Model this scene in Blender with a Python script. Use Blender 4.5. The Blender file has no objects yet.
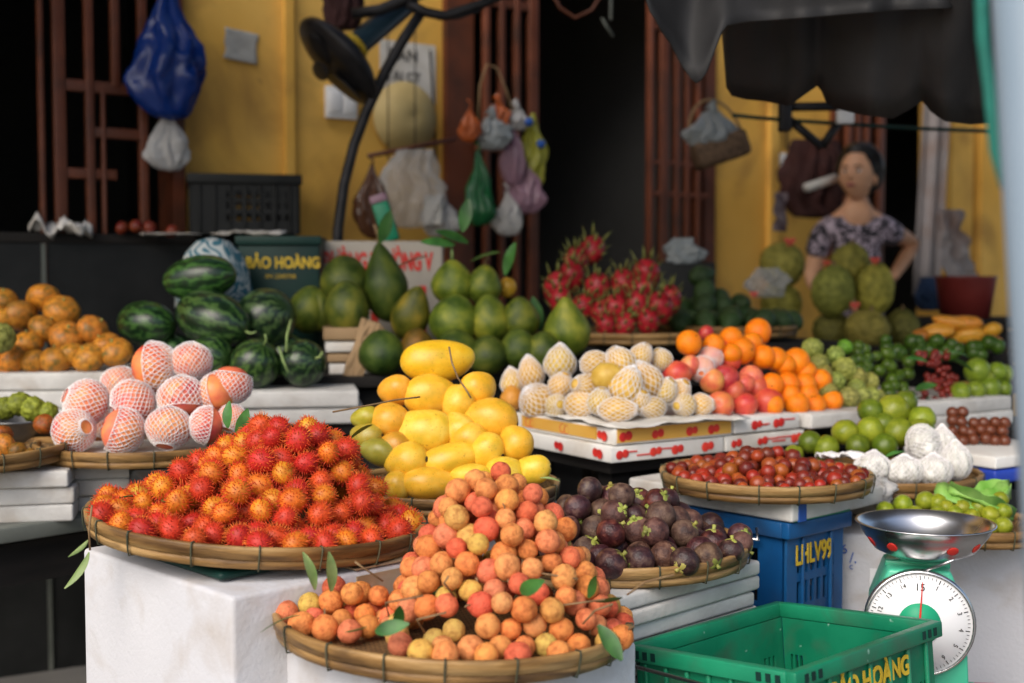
import bpy, bmesh, math, random
import numpy as np
from mathutils import Vector, Matrix, Euler, Quaternion, noise
R = math.radians
rnd = random.Random(7)
scn = bpy.context.scene
COL = scn.collection

# ------------------------------------------------------------------ camera
CAMZ, F, HOR = 1.2, 1280.0, 275.0
PITCH = math.atan((341.5 - HOR) / F)
cam = bpy.data.objects.new('camera', bpy.data.cameras.new('camera'))
COL.objects.link(cam)
cam.location = (0, 0, CAMZ)
cam.rotation_euler = (R(90) - PITCH, 0, 0)
cam.data.sensor_width = 36
cam.data.lens = F / 1024 * 36
cam.data.clip_end = 500
cam.data.clip_start = .05
cam.data.dof.use_dof = True
cam.data.dof.focus_distance = 2.02
cam.data.dof.aperture_fstop = 2.9
scn.camera = cam

def ray(px, py):
    x, y = (px - 512) / F, -(py - 341.5) / F
    c, s = math.cos(PITCH), math.sin(PITCH)
    return Vector((x, c + y * s, -s + y * c))
def P(px, py, Y):
    d = ray(px, py)
    return Vector((0, 0, CAMZ)) + d * (Y / d.y)
def Pz(px, py, z):
    d = ray(px, py)
    return Vector((0, 0, CAMZ)) + d * ((z - CAMZ) / d.z)

# ------------------------------------------------------------------ mesh builder
class MB:
    def __init__(s): s.v, s.f, s.m, s.sm = [], [], [], []
    def add(s, vs, fs, mat=0, smooth=True, M=None):
        o = len(s.v)
        s.v += [tuple(M @ Vector(v)) for v in vs] if M is not None else [tuple(v) for v in vs]
        for f in fs:
            s.f.append([o + i for i in f]); s.m.append(mat); s.sm.append(smooth)
        return s
    def box(s, c, d, M=None, mat=0, smooth=False):
        x, y, z = d[0] / 2, d[1] / 2, d[2] / 2
        vs = [(c[0] + a * x, c[1] + b * y, c[2] + e * z) for e in (-1, 1) for b in (-1, 1) for a in (-1, 1)]
        return s.add(vs, [(0, 2, 3, 1), (4, 5, 7, 6), (0, 1, 5, 4), (2, 6, 7, 3), (0, 4, 6, 2), (1, 3, 7, 5)], mat, smooth, M)
    def tube(s, path, r, n=8, mat=0, M=None, cap=True):
        path = [Vector(p) for p in path]
        rs = r if isinstance(r, (list, tuple)) else [r] * len(path)
        vs, fs = [], []
        up = None
        for i, p in enumerate(path):
            t = (path[min(i + 1, len(path) - 1)] - path[max(i - 1, 0)])
            if t.length < 1e-9: t = Vector((0, 0, 1))
            t.normalize()
            if up is None: up = t.orthogonal().normalized()
            up = (up - t * up.dot(t))
            up = up.normalized() if up.length > 1e-6 else t.orthogonal().normalized()
            w = t.cross(up)
            for k in range(n):
                a = 2 * math.pi * k / n
                vs.append(p + (up * math.cos(a) + w * math.sin(a)) * rs[i])
        for i in range(len(path) - 1):
            for k in range(n):
                fs.append((i * n + k, i * n + (k + 1) % n, (i + 1) * n + (k + 1) % n, (i + 1) * n + k))
        if cap:
            fs.append(tuple(range(n - 1, -1, -1))); fs.append(tuple(range((len(path) - 1) * n, len(path) * n)))
        return s.add(vs, fs, mat, True, M)
    def lathe(s, prof, n=32, mat=0, M=None, closed=False, fn=None):
        vs, fs = [], []
        for (r, z) in prof:
            for k in range(n):
                a = 2 * math.pi * k / n
                rr = r * (fn(a, z) if fn else 1)
                vs.append((rr * math.cos(a), rr * math.sin(a), z))
        m = len(prof)
        for i in range(m if closed else m - 1):
            j = (i + 1) % m
            for k in range(n):
                fs.append((i * n + k, i * n + (k + 1) % n, j * n + (k + 1) % n, j * n + k))
        return s.add(vs, fs, mat, True, M)
    def mesh(s, name, mats, bevel=0, seg=2):
        me = bpy.data.meshes.new(name)
        me.from_pydata(s.v, [], s.f)
        me.polygons.foreach_set('material_index', s.m)
        me.polygons.foreach_set('use_smooth', s.sm)
        for m in (mats if isinstance(mats, (list, tuple)) else [mats]): me.materials.append(m)
        if bevel:
            bm = bmesh.new(); bm.from_mesh(me)
            bmesh.ops.remove_doubles(bm, verts=bm.verts, dist=1e-5)
            es = [e for e in bm.edges if len(e.link_faces) == 2 and e.calc_face_angle(0) > .6]
            bmesh.ops.bevel(bm, geom=es, offset=bevel, segments=seg, profile=.5, affect='EDGES')
            for f in bm.faces: f.smooth = True
            bm.to_mesh(me); bm.free()
            me.set_sharp_from_angle(angle=R(50))
        me.update()
        return me
    def build(s, name, mats, parent=None, bevel=0, seg=2):
        return put(name, s.mesh(name, mats, bevel, seg), parent)

def put(name, me, parent=None):
    o = bpy.data.objects.new(name, me); COL.objects.link(o)
    if parent is not None: o.parent = parent
    return o
def tag(o, label=None, cat=None, group=None, kind=None):
    if label: o['label'] = label
    if cat: o['category'] = cat
    if group: o['group'] = group
    if kind: o['kind'] = kind
    return o
def empty(name, loc=(0, 0, 0), rz=0, label=None, cat=None, group=None):
    o = bpy.data.objects.new(name, None); COL.objects.link(o)
    o.location = loc; o.rotation_euler = (0, 0, rz); o.empty_display_size = .05
    return tag(o, label, cat, group)
def kids(o): return [c for c in bpy.data.objects if c.parent == o]
def solid(o, t, off=0):
    m = o.modifiers.new('thickness', 'SOLIDIFY'); m.thickness = t; m.offset = off
    return o
def orient(axis, spin=0):
    """rotation that takes local Z to axis"""
    q = Vector((0, 0, 1)).rotation_difference(Vector(axis).normalized())
    return (q @ Quaternion((0, 0, 1), spin))

# ------------------------------------------------------------------ materials
def lin(r, g, b):
    return tuple(((c / 255) / 12.92 if c / 255 < .04045 else ((c / 255 + .055) / 1.055) ** 2.4) for c in (r, g, b))
class NT:
    def __init__(s, name):
        s.m = bpy.data.materials.new(name); s.m.use_nodes = True
        s.t = s.m.node_tree; s.b = s.t.nodes['Principled BSDF']
    def n(s, typ, **kw):
        x = s.t.nodes.new(typ)
        for k, v in kw.items():
            if k.startswith('i_'): x.inputs[k[2:].replace('_', ' ')].default_value = v
            else: setattr(x, k, v)
        return x
    def l(s, a, b): s.t.links.new(a, b)
    def ramp(s, src, cols, mode='LINEAR'):
        r = s.n('ShaderNodeValToRGB'); e = r.color_ramp.elements; r.color_ramp.interpolation = mode
        while len(e) < len(cols): e.new(.5)
        for k, (p, c) in enumerate(cols): e[k].position = p; e[k].color = (*c, 1)
        s.l(src, r.inputs[0]); return r.outputs[0]
    def math(s, op, a, b=None, c=None):
        x = s.n('ShaderNodeMath', operation=op)
        for i, q in enumerate((a, b, c)):
            if q is None: continue
            if isinstance(q, (int, float)): x.inputs[i].default_value = q
            else: s.l(q, x.inputs[i])
        return x.outputs[0]
    def mix(s, fac, a, b, blend='MIX'):
        x = s.n('ShaderNodeMix', data_type='RGBA', blend_type=blend)
        for i, q in ((0, fac), (6, a), (7, b)):
            if isinstance(q, (int, float)): x.inputs[i].default_value = q
            elif isinstance(q, tuple): x.inputs[i].default_value = (*q, 1)
            else: s.l(q, x.inputs[i])
        return x.outputs[2]

def pm(name, cols, scale=8, detail=4, rough=.5, bump=None, val=.0, objcol=0., coat=0, metal=0, spec=.32, speck=None, stretch=None, sss=0, dirt=None, dist=0, trans=0, rvar=.1):
    """procedural material: 4D noise (own offset per object) through a colour ramp, optional specks, dirt, tint by the object's colour"""
    q = NT(name)
    tc = q.n('ShaderNodeTexCoord'); oi = q.n('ShaderNodeObjectInfo')
    vec = tc.outputs['Object']
    if stretch:
        mp = q.n('ShaderNodeMapping'); mp.inputs['Scale'].default_value = stretch; q.l(vec, mp.inputs[0]); vec = mp.outputs[0]
    w = q.math('MULTIPLY', oi.outputs['Random'], 37.)
    def nz(sc, de, ds=0):
        x = q.n('ShaderNodeTexNoise', noise_dimensions='4D'); x.inputs['Scale'].default_value = sc; x.inputs['Detail'].default_value = de
        x.inputs['Distortion'].default_value = ds
        q.l(vec, x.inputs['Vector']); q.l(w, x.inputs['W']); return x.outputs['Fac']
    if len(cols) == 1: c0, c1 = cols[0], tuple(k * .85 for k in cols[0]); cols = [c1, c0]
    lo, hi = .32, .68
    cs = [(lo + (hi - lo) * i / (len(cols) - 1), c) for i, c in enumerate(cols)]
    n0 = nz(scale, detail, dist)
    col = q.ramp(n0, cs)
    if objcol: col = q.mix(objcol, col, oi.outputs['Color'], 'MULTIPLY')
    if val:
        hv = q.n('ShaderNodeHueSaturation'); q.l(col, hv.inputs['Color'])
        q.l(q.math('MULTIPLY_ADD', oi.outputs['Random'], 2 * val, 1 - val), hv.inputs['Value'])
        col = hv.outputs[0]
    if dirt:
        dc, ds, amt = dirt
        col = q.mix(q.math('MULTIPLY', q.ramp(nz(ds, 8, .6), [(.50, (0, 0, 0)), (.72, (1, 1, 1))]), amt), col, dc)
    if speck:
        sc_, ss, th = speck
        col = q.mix(q.ramp(nz(ss, 2), [(th, (0, 0, 0)), (th + .05, (1, 1, 1))]), col, sc_)
    q.l(col, q.b.inputs['Base Color'])
    q.l(q.math('MULTIPLY_ADD', n0, rvar * 2, rough - rvar), q.b.inputs['Roughness'])
    q.b.inputs['Metallic'].default_value = metal
    q.b.inputs['Specular IOR Level'].default_value = spec
    q.b.inputs['Coat Weight'].default_value = coat
    q.b.inputs['Coat Roughness'].default_value = .25
    if sss:
        q.b.inputs['Subsurface Weight'].default_value = sss; q.b.inputs['Subsurface Radius'].default_value = (.012, .006, .003); q.b.inputs['Subsurface Scale'].default_value = .5
    if trans: q.b.inputs['Transmission Weight'].default_value = trans
    if bump:
        bn = q.n('ShaderNodeBump'); bn.inputs['Strength'].default_value = bump[1]; bn.inputs['Distance'].default_value = .004
        q.l(nz(bump[0], 4), bn.inputs['Height']); q.l(bn.outputs[0], q.b.inputs['Normal'])
    return q.m

M = {}
M['foam'] = pm('styrofoam', [(.48, .465, .44), (.68, .67, .64)], 9, 6, .75, (55, .6), dirt=((.32, .25, .18), 7, .75), val=.05, spec=.3)
M['foam_clean'] = pm('styrofoam_box', [(.50, .50, .525), (.62, .62, .645)], 2, 6, .7, (140, .3), dirt=((.34, .27, .20), 11, .45), speck=((.25, .2, .18), 30, .74), spec=.3)
M['bamboo'] = pm('bamboo', [(.10, .050, .018), (.28, .155, .052), (.46, .29, .12)], 7, 8, .45, (40, .4), val=.12, stretch=(1, 1, 7), dirt=((.05, .028, .016), 9, .85))
M['tie'] = pm('binding_wire', [(.03, .04, .025), (.10, .09, .05)], 30, 2, .6)
def weave_mat():
    q = NT('woven_bamboo'); tc = q.n('ShaderNodeTexCoord')
    ck = q.n('ShaderNodeTexBrick'); ck.inputs['Scale'].default_value = 40; ck.inputs['Mortar Size'].default_value = .04
    ck.inputs['Color1'].default_value = (.28, .17, .07, 1); ck.inputs['Color2'].default_value = (.20, .11, .04, 1); ck.inputs['Mortar'].default_value = (.04, .025, .012, 1)
    q.l(tc.outputs['Object'], ck.inputs['Vector']); q.l(ck.outputs['Color'], q.b.inputs['Base Color'])
    bn = q.n('ShaderNodeBump'); bn.inputs['Strength'].default_value = .6; bn.inputs['Distance'].default_value = .003
    q.l(ck.outputs['Fac'], bn.inputs['Height']); q.l(bn.outputs[0], q.b.inputs['Normal']); q.b.inputs['Roughness'].default_value = .6
    return q.m
M['weave'] = weave_mat()
M['leaf'] = pm('leaf', [(.02, .07, .015), (.05, .16, .03)], 25, 3, .4, val=.3)
M['leaf_pale'] = pm('leaf_pale', [(.16, .26, .08), (.30, .38, .14)], 25, 3, .45, val=.2)
M['twig'] = pm('twig', [(.16, .09, .04), (.30, .2, .1)], 40, 3, .7)
M['dark_wood'] = pm('dark_wood', [(.012, .0115, .011), (.024, .021, .019)], 5, 5, .8, spec=.15, stretch=(1, 1, 6))
M['board'] = pm('weathered_board', [(.07, .08, .07), (.16, .17, .15)], 6, 6, .5, (30, .3), stretch=(1, 6, 1))
M['black_plastic'] = pm('black_plastic', [(.012, .013, .013), (.020, .021, .021)], 10, 2, .6, spec=.2)
M['dk_green_plastic'] = pm('dark_green_plastic', [(.003, .022, .018), (.006, .036, .029)], 8, 3, .5, spec=.25)
M['blue_plastic'] = pm('blue_plastic', [(.005, .06, .19), (.012, .10, .27)], 7, 4, .35, dirt=((.02, .03, .06), 9, .6))
M['green_plastic'] = pm('green_plastic', [(.004, .15, .075), (.012, .25, .125)], 9, 7, .42, (60, .12), dirt=((.05, .11, .07), 13, .7), speck=((.25, .45, .36), 45, .71))
M['mint'] = pm('mint_enamel', [(.05, .42, .25), (.08, .52, .33)], 5, 4, .3, dirt=((.06, .20, .12), 12, .5), coat=.3)
M['steel'] = pm('stainless', [(.58, .58, .59), (.72, .72, .73)], 3, 3, .27, metal=1)
M['wire'] = pm('bright_wire', [(.45, .45, .46), (.6, .6, .6)], 9, 2, .3, metal=1)
M['white_paint'] = pm('white_paint', [(.74, .75, .76), (.82, .82, .83)], 4, 3, .35)
M['black_ink'] = pm('black_ink', [(.02, .02, .022)], 4, 1, .6)
M['red_ink'] = pm('red_ink', [(.55, .02, .02), (.7, .05, .03)], 20, 2, .5)
M['yellow_ink'] = pm('yellow_ink', [(.45, .30, .015), (.75, .52, .04)], 25, 4, .5)
M['blue_ink'] = pm('blue_ink', [(.02, .10, .42)], 10, 2, .5)
M['paper'] = pm('paper', [(.58, .56, .52), (.72, .70, .66)], 8, 3, .8, dirt=((.4, .33, .2), 6, .5))
M['card'] = pm('carton_white', [(.68, .66, .62), (.78, .77, .74)], 6, 4, .6, dirt=((.45, .36, .25), 7, .5))
M['card_brown'] = pm('carton_brown', [(.25, .16, .08), (.36, .24, .13)], 5, 4, .8)
M['carton_yellow'] = pm('carton_yellow', [(.65, .33, .05), (.75, .45, .10)], 6, 3, .55)

# fruit skins
M['ramb'] = pm('rambutan_skin', [(.62, .50, .50), (1, 1, 1)], 60, 3, .5, objcol=1.0, rvar=.05)
M['hair'] = pm('rambutan_hair', [(.58, .022, .010), (.66, .07, .014), (.72, .20, .025)], 50, 2, .5, rvar=.05)
M['lychee'] = pm('lychee_skin', [(.52, .40, .34), (.84, .78, .74), (.94, .98, .9)], 95, 6, .62, (520, .5), objcol=1., speck=((.46, .20, .07), 260, .69), spec=.25)
M['mango'] = pm('mango_skin', [(.58, .37, .025), (.76, .44, .03), (.80, .53, .07)], 1.4, 4, .36, (20, .06), objcol=1., speck=((.34, .17, .02), 15, .645), spec=.4, sss=.1)
M['scar'] = pm('stem_scar', [(.02, .014, .008), (.06, .035, .015)], 90, 2, .7)
M['mst'] = pm('mangosteen_skin', [(.024, .009, .011), (.055, .020, .022), (.17, .10, .07)], 65, 6, .42, (300, .4), val=.4, objcol=1., spec=.5)
M['calyx'] = pm('calyx_green', [(.22, .23, .04), (.52, .50, .15)], 60, 3, .5, val=.3, objcol=.6)
M['peach'] = pm('blush_skin', [(.80, .36, .08), (.76, .22, .08), (.62, .08, .06)], 1.1, 4, .4, (30, .05), objcol=1., speck=((.8, .45, .15), 22, .70), spec=.4)
M['persim'] = pm('persimmon_skin', [(.14, .10, .015), (.48, .17, .016), (.58, .26, .03)], 3.2, 5, .42, (9, .3), val=.15, objcol=1., dirt=((.14, .10, .03), 2.6, .8))
M['net'] = pm('foam_net', [(.80, .76, .76), (.88, .86, .86)], 20, 2, .7, spec=.25)
M['pear'] = pm('pale_yellow_skin', [(.52, .30, .04), (.66, .43, .09)], 3, 3, .45, val=.1, objcol=1.)
M['orange'] = pm('orange_skin', [(.80, .17, .003), (.88, .26, .006)], 1.6, 3, .38, (26, .35), val=.06, objcol=1.)
M['pomelo'] = pm('pomelo_skin', [(.028, .050, .006), (.085, .112, .013), (.19, .19, .022)], 1.5, 5, .45, (30, .3), val=.15, objcol=1.)
M['greenfruit'] = pm('green_fruit_skin', [(.13, .19, .015), (.25, .31, .035)], 1.8, 4, .32, (20, .1), val=.15, objcol=1., speck=((.12, .12, .02), 9, .72))
M['avocado'] = pm('avocado_skin', [(.012, .03, .008), (.04, .08, .02)], 14, 4, .4, (90, .4), val=.2)
M['custard'] = pm('custard_apple_skin', [(.12, .13, .02), (.34, .34, .08)], 3, 3, .6, val=.15, objcol=1.)
M['jack'] = pm('jackfruit_skin', [(.15, .145, .022), (.40, .36, .07)], 3, 4, .65, val=.15, objcol=1.)
M['dragon'] = pm('dragonfruit_skin', [(.20, .007, .013), (.44, .018, .026)], 2., 3, .4, val=.15)
M['dragon_tip'] = pm('dragonfruit_scale', [(.22, .03, .02), (.15, .21, .05), (.34, .38, .10)], 40, 2, .5)
M['berry'] = pm('berry_skin', [(.20, .03, .015), (.55, .10, .03)], 30, 3, .4, objcol=1., spec=.5)
M['garlic'] = pm('garlic_skin', [(.50, .49, .44), (.74, .73, .69)], 3, 4, .6, (12, .3))
M['brownfruit'] = pm('brown_fruit', [(.10, .04, .02), (.22, .09, .05)], 30, 3, .6, val=.2)
M['lettuce'] = pm('lettuce', [(.10, .30, .03), (.30, .50, .12)], 20, 3, .5)

def scaly(m, sc, st):
    t = m.node_tree; vo = t.nodes.new('ShaderNodeTexVoronoi'); vo.inputs['Scale'].default_value = sc
    tc = t.nodes.new('ShaderNodeTexCoord'); t.links.new(tc.outputs['Object'], vo.inputs['Vector'])
    b = t.nodes.new('ShaderNodeBump'); b.inputs['Strength'].default_value = st; b.inputs['Distance'].default_value = .0025; b.invert = True
    t.links.new(vo.outputs['Distance'], b.inputs['Height']); p = t.nodes['Principled BSDF']
    if p.inputs['Normal'].links: t.links.new(p.inputs['Normal'].links[0].from_socket, b.inputs['Normal'])
    t.links.new(b.outputs[0], p.inputs['Normal'])
scaly(M['lychee'], 360, .38)
def melon_mat():
    q = NT('watermelon_rind'); tc = q.n('ShaderNodeTexCoord'); oi = q.n('ShaderNodeObjectInfo')
    sx = q.n('ShaderNodeSeparateXYZ'); q.l(tc.outputs['Object'], sx.inputs[0])
    a = q.math('ARCTAN2', sx.outputs[1], sx.outputs[0])
    nz = q.n('ShaderNodeTexNoise', noise_dimensions='4D'); nz.inputs['Scale'].default_value = 4.5; nz.inputs['Detail'].default_value = 7
    q.l(tc.outputs['Object'], nz.inputs['Vector']); q.l(q.math('MULTIPLY', oi.outputs['Random'], 30.), nz.inputs['W'])
    s = q.math('SINE', q.math('ADD', q.math('MULTIPLY', a, 11.), q.math('MULTIPLY', nz.outputs['Fac'], 14.)))
    col = q.ramp(q.math('MULTIPLY_ADD', s, .5, .5), [(.1, (.006, .019, .007)), (.7, (.017, .050, .012)), (1., (.06, .12, .03))])
    col = q.mix(q.math('MULTIPLY', q.ramp(nz.outputs['Fac'], [(.6, (0, 0, 0)), (.7, (1, 1, 1))]), .25), col, (.14, .18, .06))
    col = q.mix(1., col, oi.outputs['Color'], 'MULTIPLY')
    q.l(col, q.b.inputs['Base Color']); q.b.inputs['Roughness'].default_value = .3
    return q.m
M['melon'] = melon_mat()

# ------------------------------------------------------------------ fruit meshes
def ball(prof, nl=20, nm=28, r=1., lump=0., lf=2., seed=0, squash=None, fn=None):
    """closed surface of revolution-like body: prof(t) -> (radius, height) for t in 0..1, lumps by noise"""
    vs, fs = [], []
    off = Vector((seed * 7.3, seed * 1.7, seed * 3.1))
    def pt(t, a):
        rr, z = prof(t)
        p = Vector((rr * math.cos(a), rr * math.sin(a), z))
        if lump: p *= 1 + lump * noise.noise(p * lf + off)
        if fn: p = fn(p, t, a)
        if squash: p = Vector((p.x * squash[0], p.y * squash[1], p.z * squash[2]))
        return p * r
    vs.append(pt(0, 0))
    for i in range(1, nl):
        for k in range(nm): vs.append(pt(i / nl, 2 * math.pi * k / nm))
    vs.append(pt(1, 0))
    for k in range(nm): fs.append((0, 1 + k, 1 + (k + 1) % nm))
    for i in range(nl - 2):
        for k in range(nm):
            a = 1 + i * nm + k; b = 1 + i * nm + (k + 1) % nm
            fs.append((a, a + nm, b + nm, b))
    e = len(vs) - 1; o = 1 + (nl - 2) * nm
    for k in range(nm): fs.append((e, o + (k + 1) % nm, o + k))
    fs = [tuple(reversed(f)) for f in fs]
    fs = [tuple(reversed(f)) for f in fs]
    return vs, fs
def sph(t): return (math.sin(math.pi * t), math.cos(math.pi * t))
def dimple(d, w=.18):
    def f(t):
        r, z = sph(t)
        return r, z - d * math.exp(-(r / w) ** 2) * (1 if z > 0 else -.35)
    return f
def pearshape(neck):
    def f(t):
        r, z = sph(t)
        return r * (1 - neck * max(0, z) ** 1.2), z * (1.0 + .15 * max(0, z))
    return f
def bodymesh(name, mats, *a, **k):
    vs, fs = ball(*a, **k); m = MB(); m.add(vs, fs); return m.mesh(name, mats)

def rambutan_mesh(seed):
    g = random.Random(seed); m = MB()
    vs, fs = ball(sph, 10, 14, .0178, .06, 2, seed, (1, 1, 1.12)); m.add(vs, fs)
    N = 190
    for i in range(N):
        z = 1 - 2 * (i + .5) / N; ph = i * 2.39996 + g.uniform(-.2, .2)
        rr = math.sqrt(1 - z * z)
        d = Vector((rr * math.cos(ph), rr * math.sin(ph), z))
        base = Vector((d.x, d.y, d.z * 1.12)) * .0172
        L = g.uniform(.0045, .0078)
        side = Vector((g.uniform(-1, 1), g.uniform(-1, 1), g.uniform(-1.2, .3))) * .55
        mid = base + d * L * .55 + side * L * .12
        tip = base + d * L * .9 + side * L * .55
        m.tube([base, mid, tip], [.0008, .00055, .0002], 3, 1, cap=False)
    return m.mesh('rambutan', [M['ramb'], M['hair']])
RAMB = [rambutan_mesh(s) for s in range(5)]
LYCH = [bodymesh('lychee', M['lychee'], dimple(.05), 14, 20, .0205, .05, 2.5, s, (1, 1, 1.05)) for s in range(5)]
def stem_mesh(L=.012, r=.0016, mat=None, bend=.3):
    m = MB(); m.tube([(0, 0, -.003), (0, 0, L * .5), (bend * L, 0, L)], [r * 1.3, r, r * .8], 6); return m.mesh('stem', mat or M['twig'])
def mango_mesh(seed, el=1.3):
    def f(t):
        r, z = sph(t); return r * (1 + .13 * z * (1 - .4 * z)), z * el
    def bend(p, t, a): return p + Vector((.12 * (p.z / el) ** 2 * -1, 0, 0))
    return bodymesh('mango', M['mango'], f, 18, 24, 1., .05, 1.2, seed, (1, .88, 1), bend)
MANGO = [mango_mesh(s, 1.22 + .08 * s) for s in range(4)]
def scar_mesh():
    m = MB(); vs, fs = ball(sph, 6, 10, 1, .3, 3, 2, (1, 1, .35)); m.add(vs, fs); return m.mesh('stem_scar', M['scar'])
SCAR = scar_mesh()
MST = [bodymesh('mangosteen', M['mst'], dimple(.06), 14, 20, .0285, .04, 2, s, (1, 1, .92)) for s in range(4)]
M['mst_brown'] = pm('mangosteen_brown_skin', [(.026, .011, .010), (.075, .036, .026), (.15, .085, .058)], 65, 6, .5, (300, .5), objcol=1.)
MSTB = [bodymesh('mangosteen', M['mst_brown'], dimple(.06), 14, 20, .0285, .04, 2, s + 9, (1, 1, .92)) for s in range(3)]
def calyx_mesh(r=.5, n=4, thick=.09):
    m = MB()
    for k in range(n):
        a = 2 * math.pi * k / n + .2
        mm = Matrix.Rotation(a, 4, 'Z') @ Matrix.Translation((r * .55, 0, .02 - .1 * r)) @ Matrix.Rotation(.35, 4, 'Y')
        vs, fs = ball(sph, 6, 10, 1, .12, 3, k, (r * .55, r * .48, thick)); m.add(vs, fs, M=mm)
    m.tube([(0, 0, -.05), (0, 0, .14), (.05, 0, .32)], [.11, .10, .12], 7)
    return m.mesh('calyx', M['calyx'])
CALYX = calyx_mesh()
PEACH = [bodymesh('apple', M['peach'], dimple(.14), 18, 26, 1., .03, 1.5, s, (1, 1, .90)) for s in range(3)]
PERS = [bodymesh('persimmon', M['persim'], dimple(.10), 16, 24, 1., .05, 2., s, (1, 1, .80)) for s in range(3)]
PERSCAL = calyx_mesh(.42, 4, .05)
ORNG = [bodymesh('orange', M['orange'], dimple(.05, .1), 16, 22, 1., .02, 1.5, s, (1, 1, .96)) for s in range(3)]
POML = [bodymesh('pomelo', M['pomelo'], pearshape(n), 20, 28, 1., .03, 1.5, s) for s, n in ((0, .08), (1, .30), (2, .5))]
PEAR = [bodymesh('pear', M['pear'], pearshape(n), 16, 20, 1., .03, 2, s) for s, n in ((0, .15), (1, .3))]
GRNF = [bodymesh('green_fruit', M['greenfruit'], dimple(.08), 16, 22, 1., .05, 2, s, (1, 1, k)) for s, k in ((0, .94), (1, 1.08), (2, 1.0))]
AVO = [bodymesh('avocado', M['avocado'], pearshape(n), 14, 18, 1., .05, 2, s_) for s_, n in ((0, .2), (1, .35))]
MELON = [bodymesh('watermelon', M['melon'], sph, 24, 36, 1., .025, 1.2, s) for s in range(2)]
def custard_mesh(seed):
    def fn(p, t, a):
        k = noise.voronoi(p * 3.0 + Vector((seed * 5, 0, 0)))[0]
        return p * (1.05 + .20 * (.45 - k[0]))
    return bodymesh('custard_apple', M['custard'], sph, 32, 44, 1., 0, 1, seed, (1, 1, .92), fn)
CUST = [custard_mesh(s) for s in range(3)]
def jack_mesh(seed):
    def fn(p, t, a):
        k = noise.voronoi(Vector((p.x, p.y, p.z / 1.25)) * 9 + Vector((seed * 5, 0, 0)))[0]
        return p * (1 + .17 * (.5 - k[0])) * (1 + .05 * noise.noise(p * 1.3 + Vector((seed * 4, 0, 0))))
    return bodymesh('jackfruit', M['jack'], lambda t: (sph(t)[0], sph(t)[1] * 1.25), 70, 90, 1., 0, 1, seed, None, fn)
JACK = [jack_mesh(s) for s in range(2)]
def dragon_meshes(seed):
    g = random.Random(seed)
    b = bodymesh('dragon_fruit', M['dragon'], lambda t: (sph(t)[0], sph(t)[1] * 1.25), 14, 20, 1., .06, 2, seed)
    m = MB()
    for i in range(24):
        z = -.8 + 1.85 * i / 24; ph = i * 2.4
        rr = math.sqrt(max(.02, 1 - z * z)); d = Vector((rr * math.cos(ph), rr * math.sin(ph), z * 1.25))
        L = .5 + .45 * (z > .55) + g.uniform(0, .25)
        out = Vector((d.x, d.y, 0)).normalized() * .45 + Vector((0, 0, .9))
        w = Vector((-d.y, d.x, 0)).normalized() * .16
        p0, p1, p2 = d * .95, d * 1.0 + out * L * .5, d + out * L + Vector((d.x, d.y, 0)) * .15
        nrm = Vector((d.x, d.y, .0)).normalized() * .05
        m.add([p0 - w, p0 + w, p1 + w * .7, p1 - w * .7, p2, p0 + nrm, p1 + nrm * 1.2], [(0, 1, 2, 3), (3, 2, 4), (5, 1, 0), (0, 3, 6, 5), (5, 6, 2, 1), (3, 4, 6), (6, 4, 2)])
    return b, m.mesh('scales', M['dragon_tip'])
DRAG = [dragon_meshes(s) for s in range(3)]
BERRY = [bodymesh('berry', M['berry'], sph, 10, 14, 1., .06, 2, s) for s in range(3)]

def net_mesh(prof, nl=26, rows=15, t0=.1, t1=.86, w=.0175, sq=(1, 1, 1), grow=1.03):
    m = MB()
    def pt(i, k):
        t = t0 + (t1 - t0) * i / rows; rr, z = prof(t); a = 2 * math.pi * (k + (.5 if i % 2 else 0)) / nl
        gr = grow + (.05 if i in (0, rows) else 0)
        gr *= 1 + .035 * noise.noise(Vector((rr * math.cos(a) * 2.2, rr * math.sin(a) * 2.2, z * 2.2))); a += .09 * noise.noise(Vector((i * .5, k * .7, 3.)))
        return Vector((rr * math.cos(a) * sq[0], rr * math.sin(a) * sq[1], (z + .03 * noise.noise(Vector((i * .7, k * .5, 9.)))) * sq[2])) * gr
    for i in range(rows):
        for k in range(nl):
            a = pt(i, k)
            for dk in ((0, -1) if i % 2 == 0 else (0, 1)):
                b = pt(i + 1, k + dk)
                m.tube([a, b], w, 4, cap=False)
    for i in (0, rows):
        m.tube([pt(i, k) for k in range(nl)] + [pt(i, 0)], w * 1.1, 4, cap=False)
    return m.mesh('foam_net', M['net'])
PNET = [net_mesh(dimple(.14), t1=.88, sq=(1, 1, .9)), net_mesh(dimple(.14), t0=.34, t1=.93, sq=(1, 1, .9), rows=11), net_mesh(dimple(.14), t0=.47, t1=.95, sq=(1, 1, .9), rows=9)]
QNET = [net_mesh(pearshape(.15), 16, 10, .14, .9, .022), net_mesh(pearshape(.3), 16, 10, .03, .82, .022)]
def leaf_mesh(L=.07, W=.018, bend=.3, mat=None, fold=.15):
    m = MB(); n = 7; vs = []
    for i in range(n + 1):
        t = i / n; w = W * math.sin(math.pi * min(1, t * .93 + .04)) ** .8; z = -bend * L * t * t
        vs += [(-w, L * t, z + fold * w), (0, L * t, z - .001), (w, L * t, z + fold * w)]
    fs = []
    for i in range(n):
        for k in (0, 1): fs.append((i * 3 + k, i * 3 + k + 1, i * 3 + 4 + k, i * 3 + 3 + k))
    m.add(vs, fs)
    me = m.mesh('leaf', mat or M['leaf']); return me
LEAF = [leaf_mesh(.07, .016, .35), leaf_mesh(.09, .018, .15), leaf_mesh(.06, .012, -.2)]
LEAFP = leaf_mesh(.085, .015, .25, M['leaf_pale'])
STEM = stem_mesh()

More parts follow.
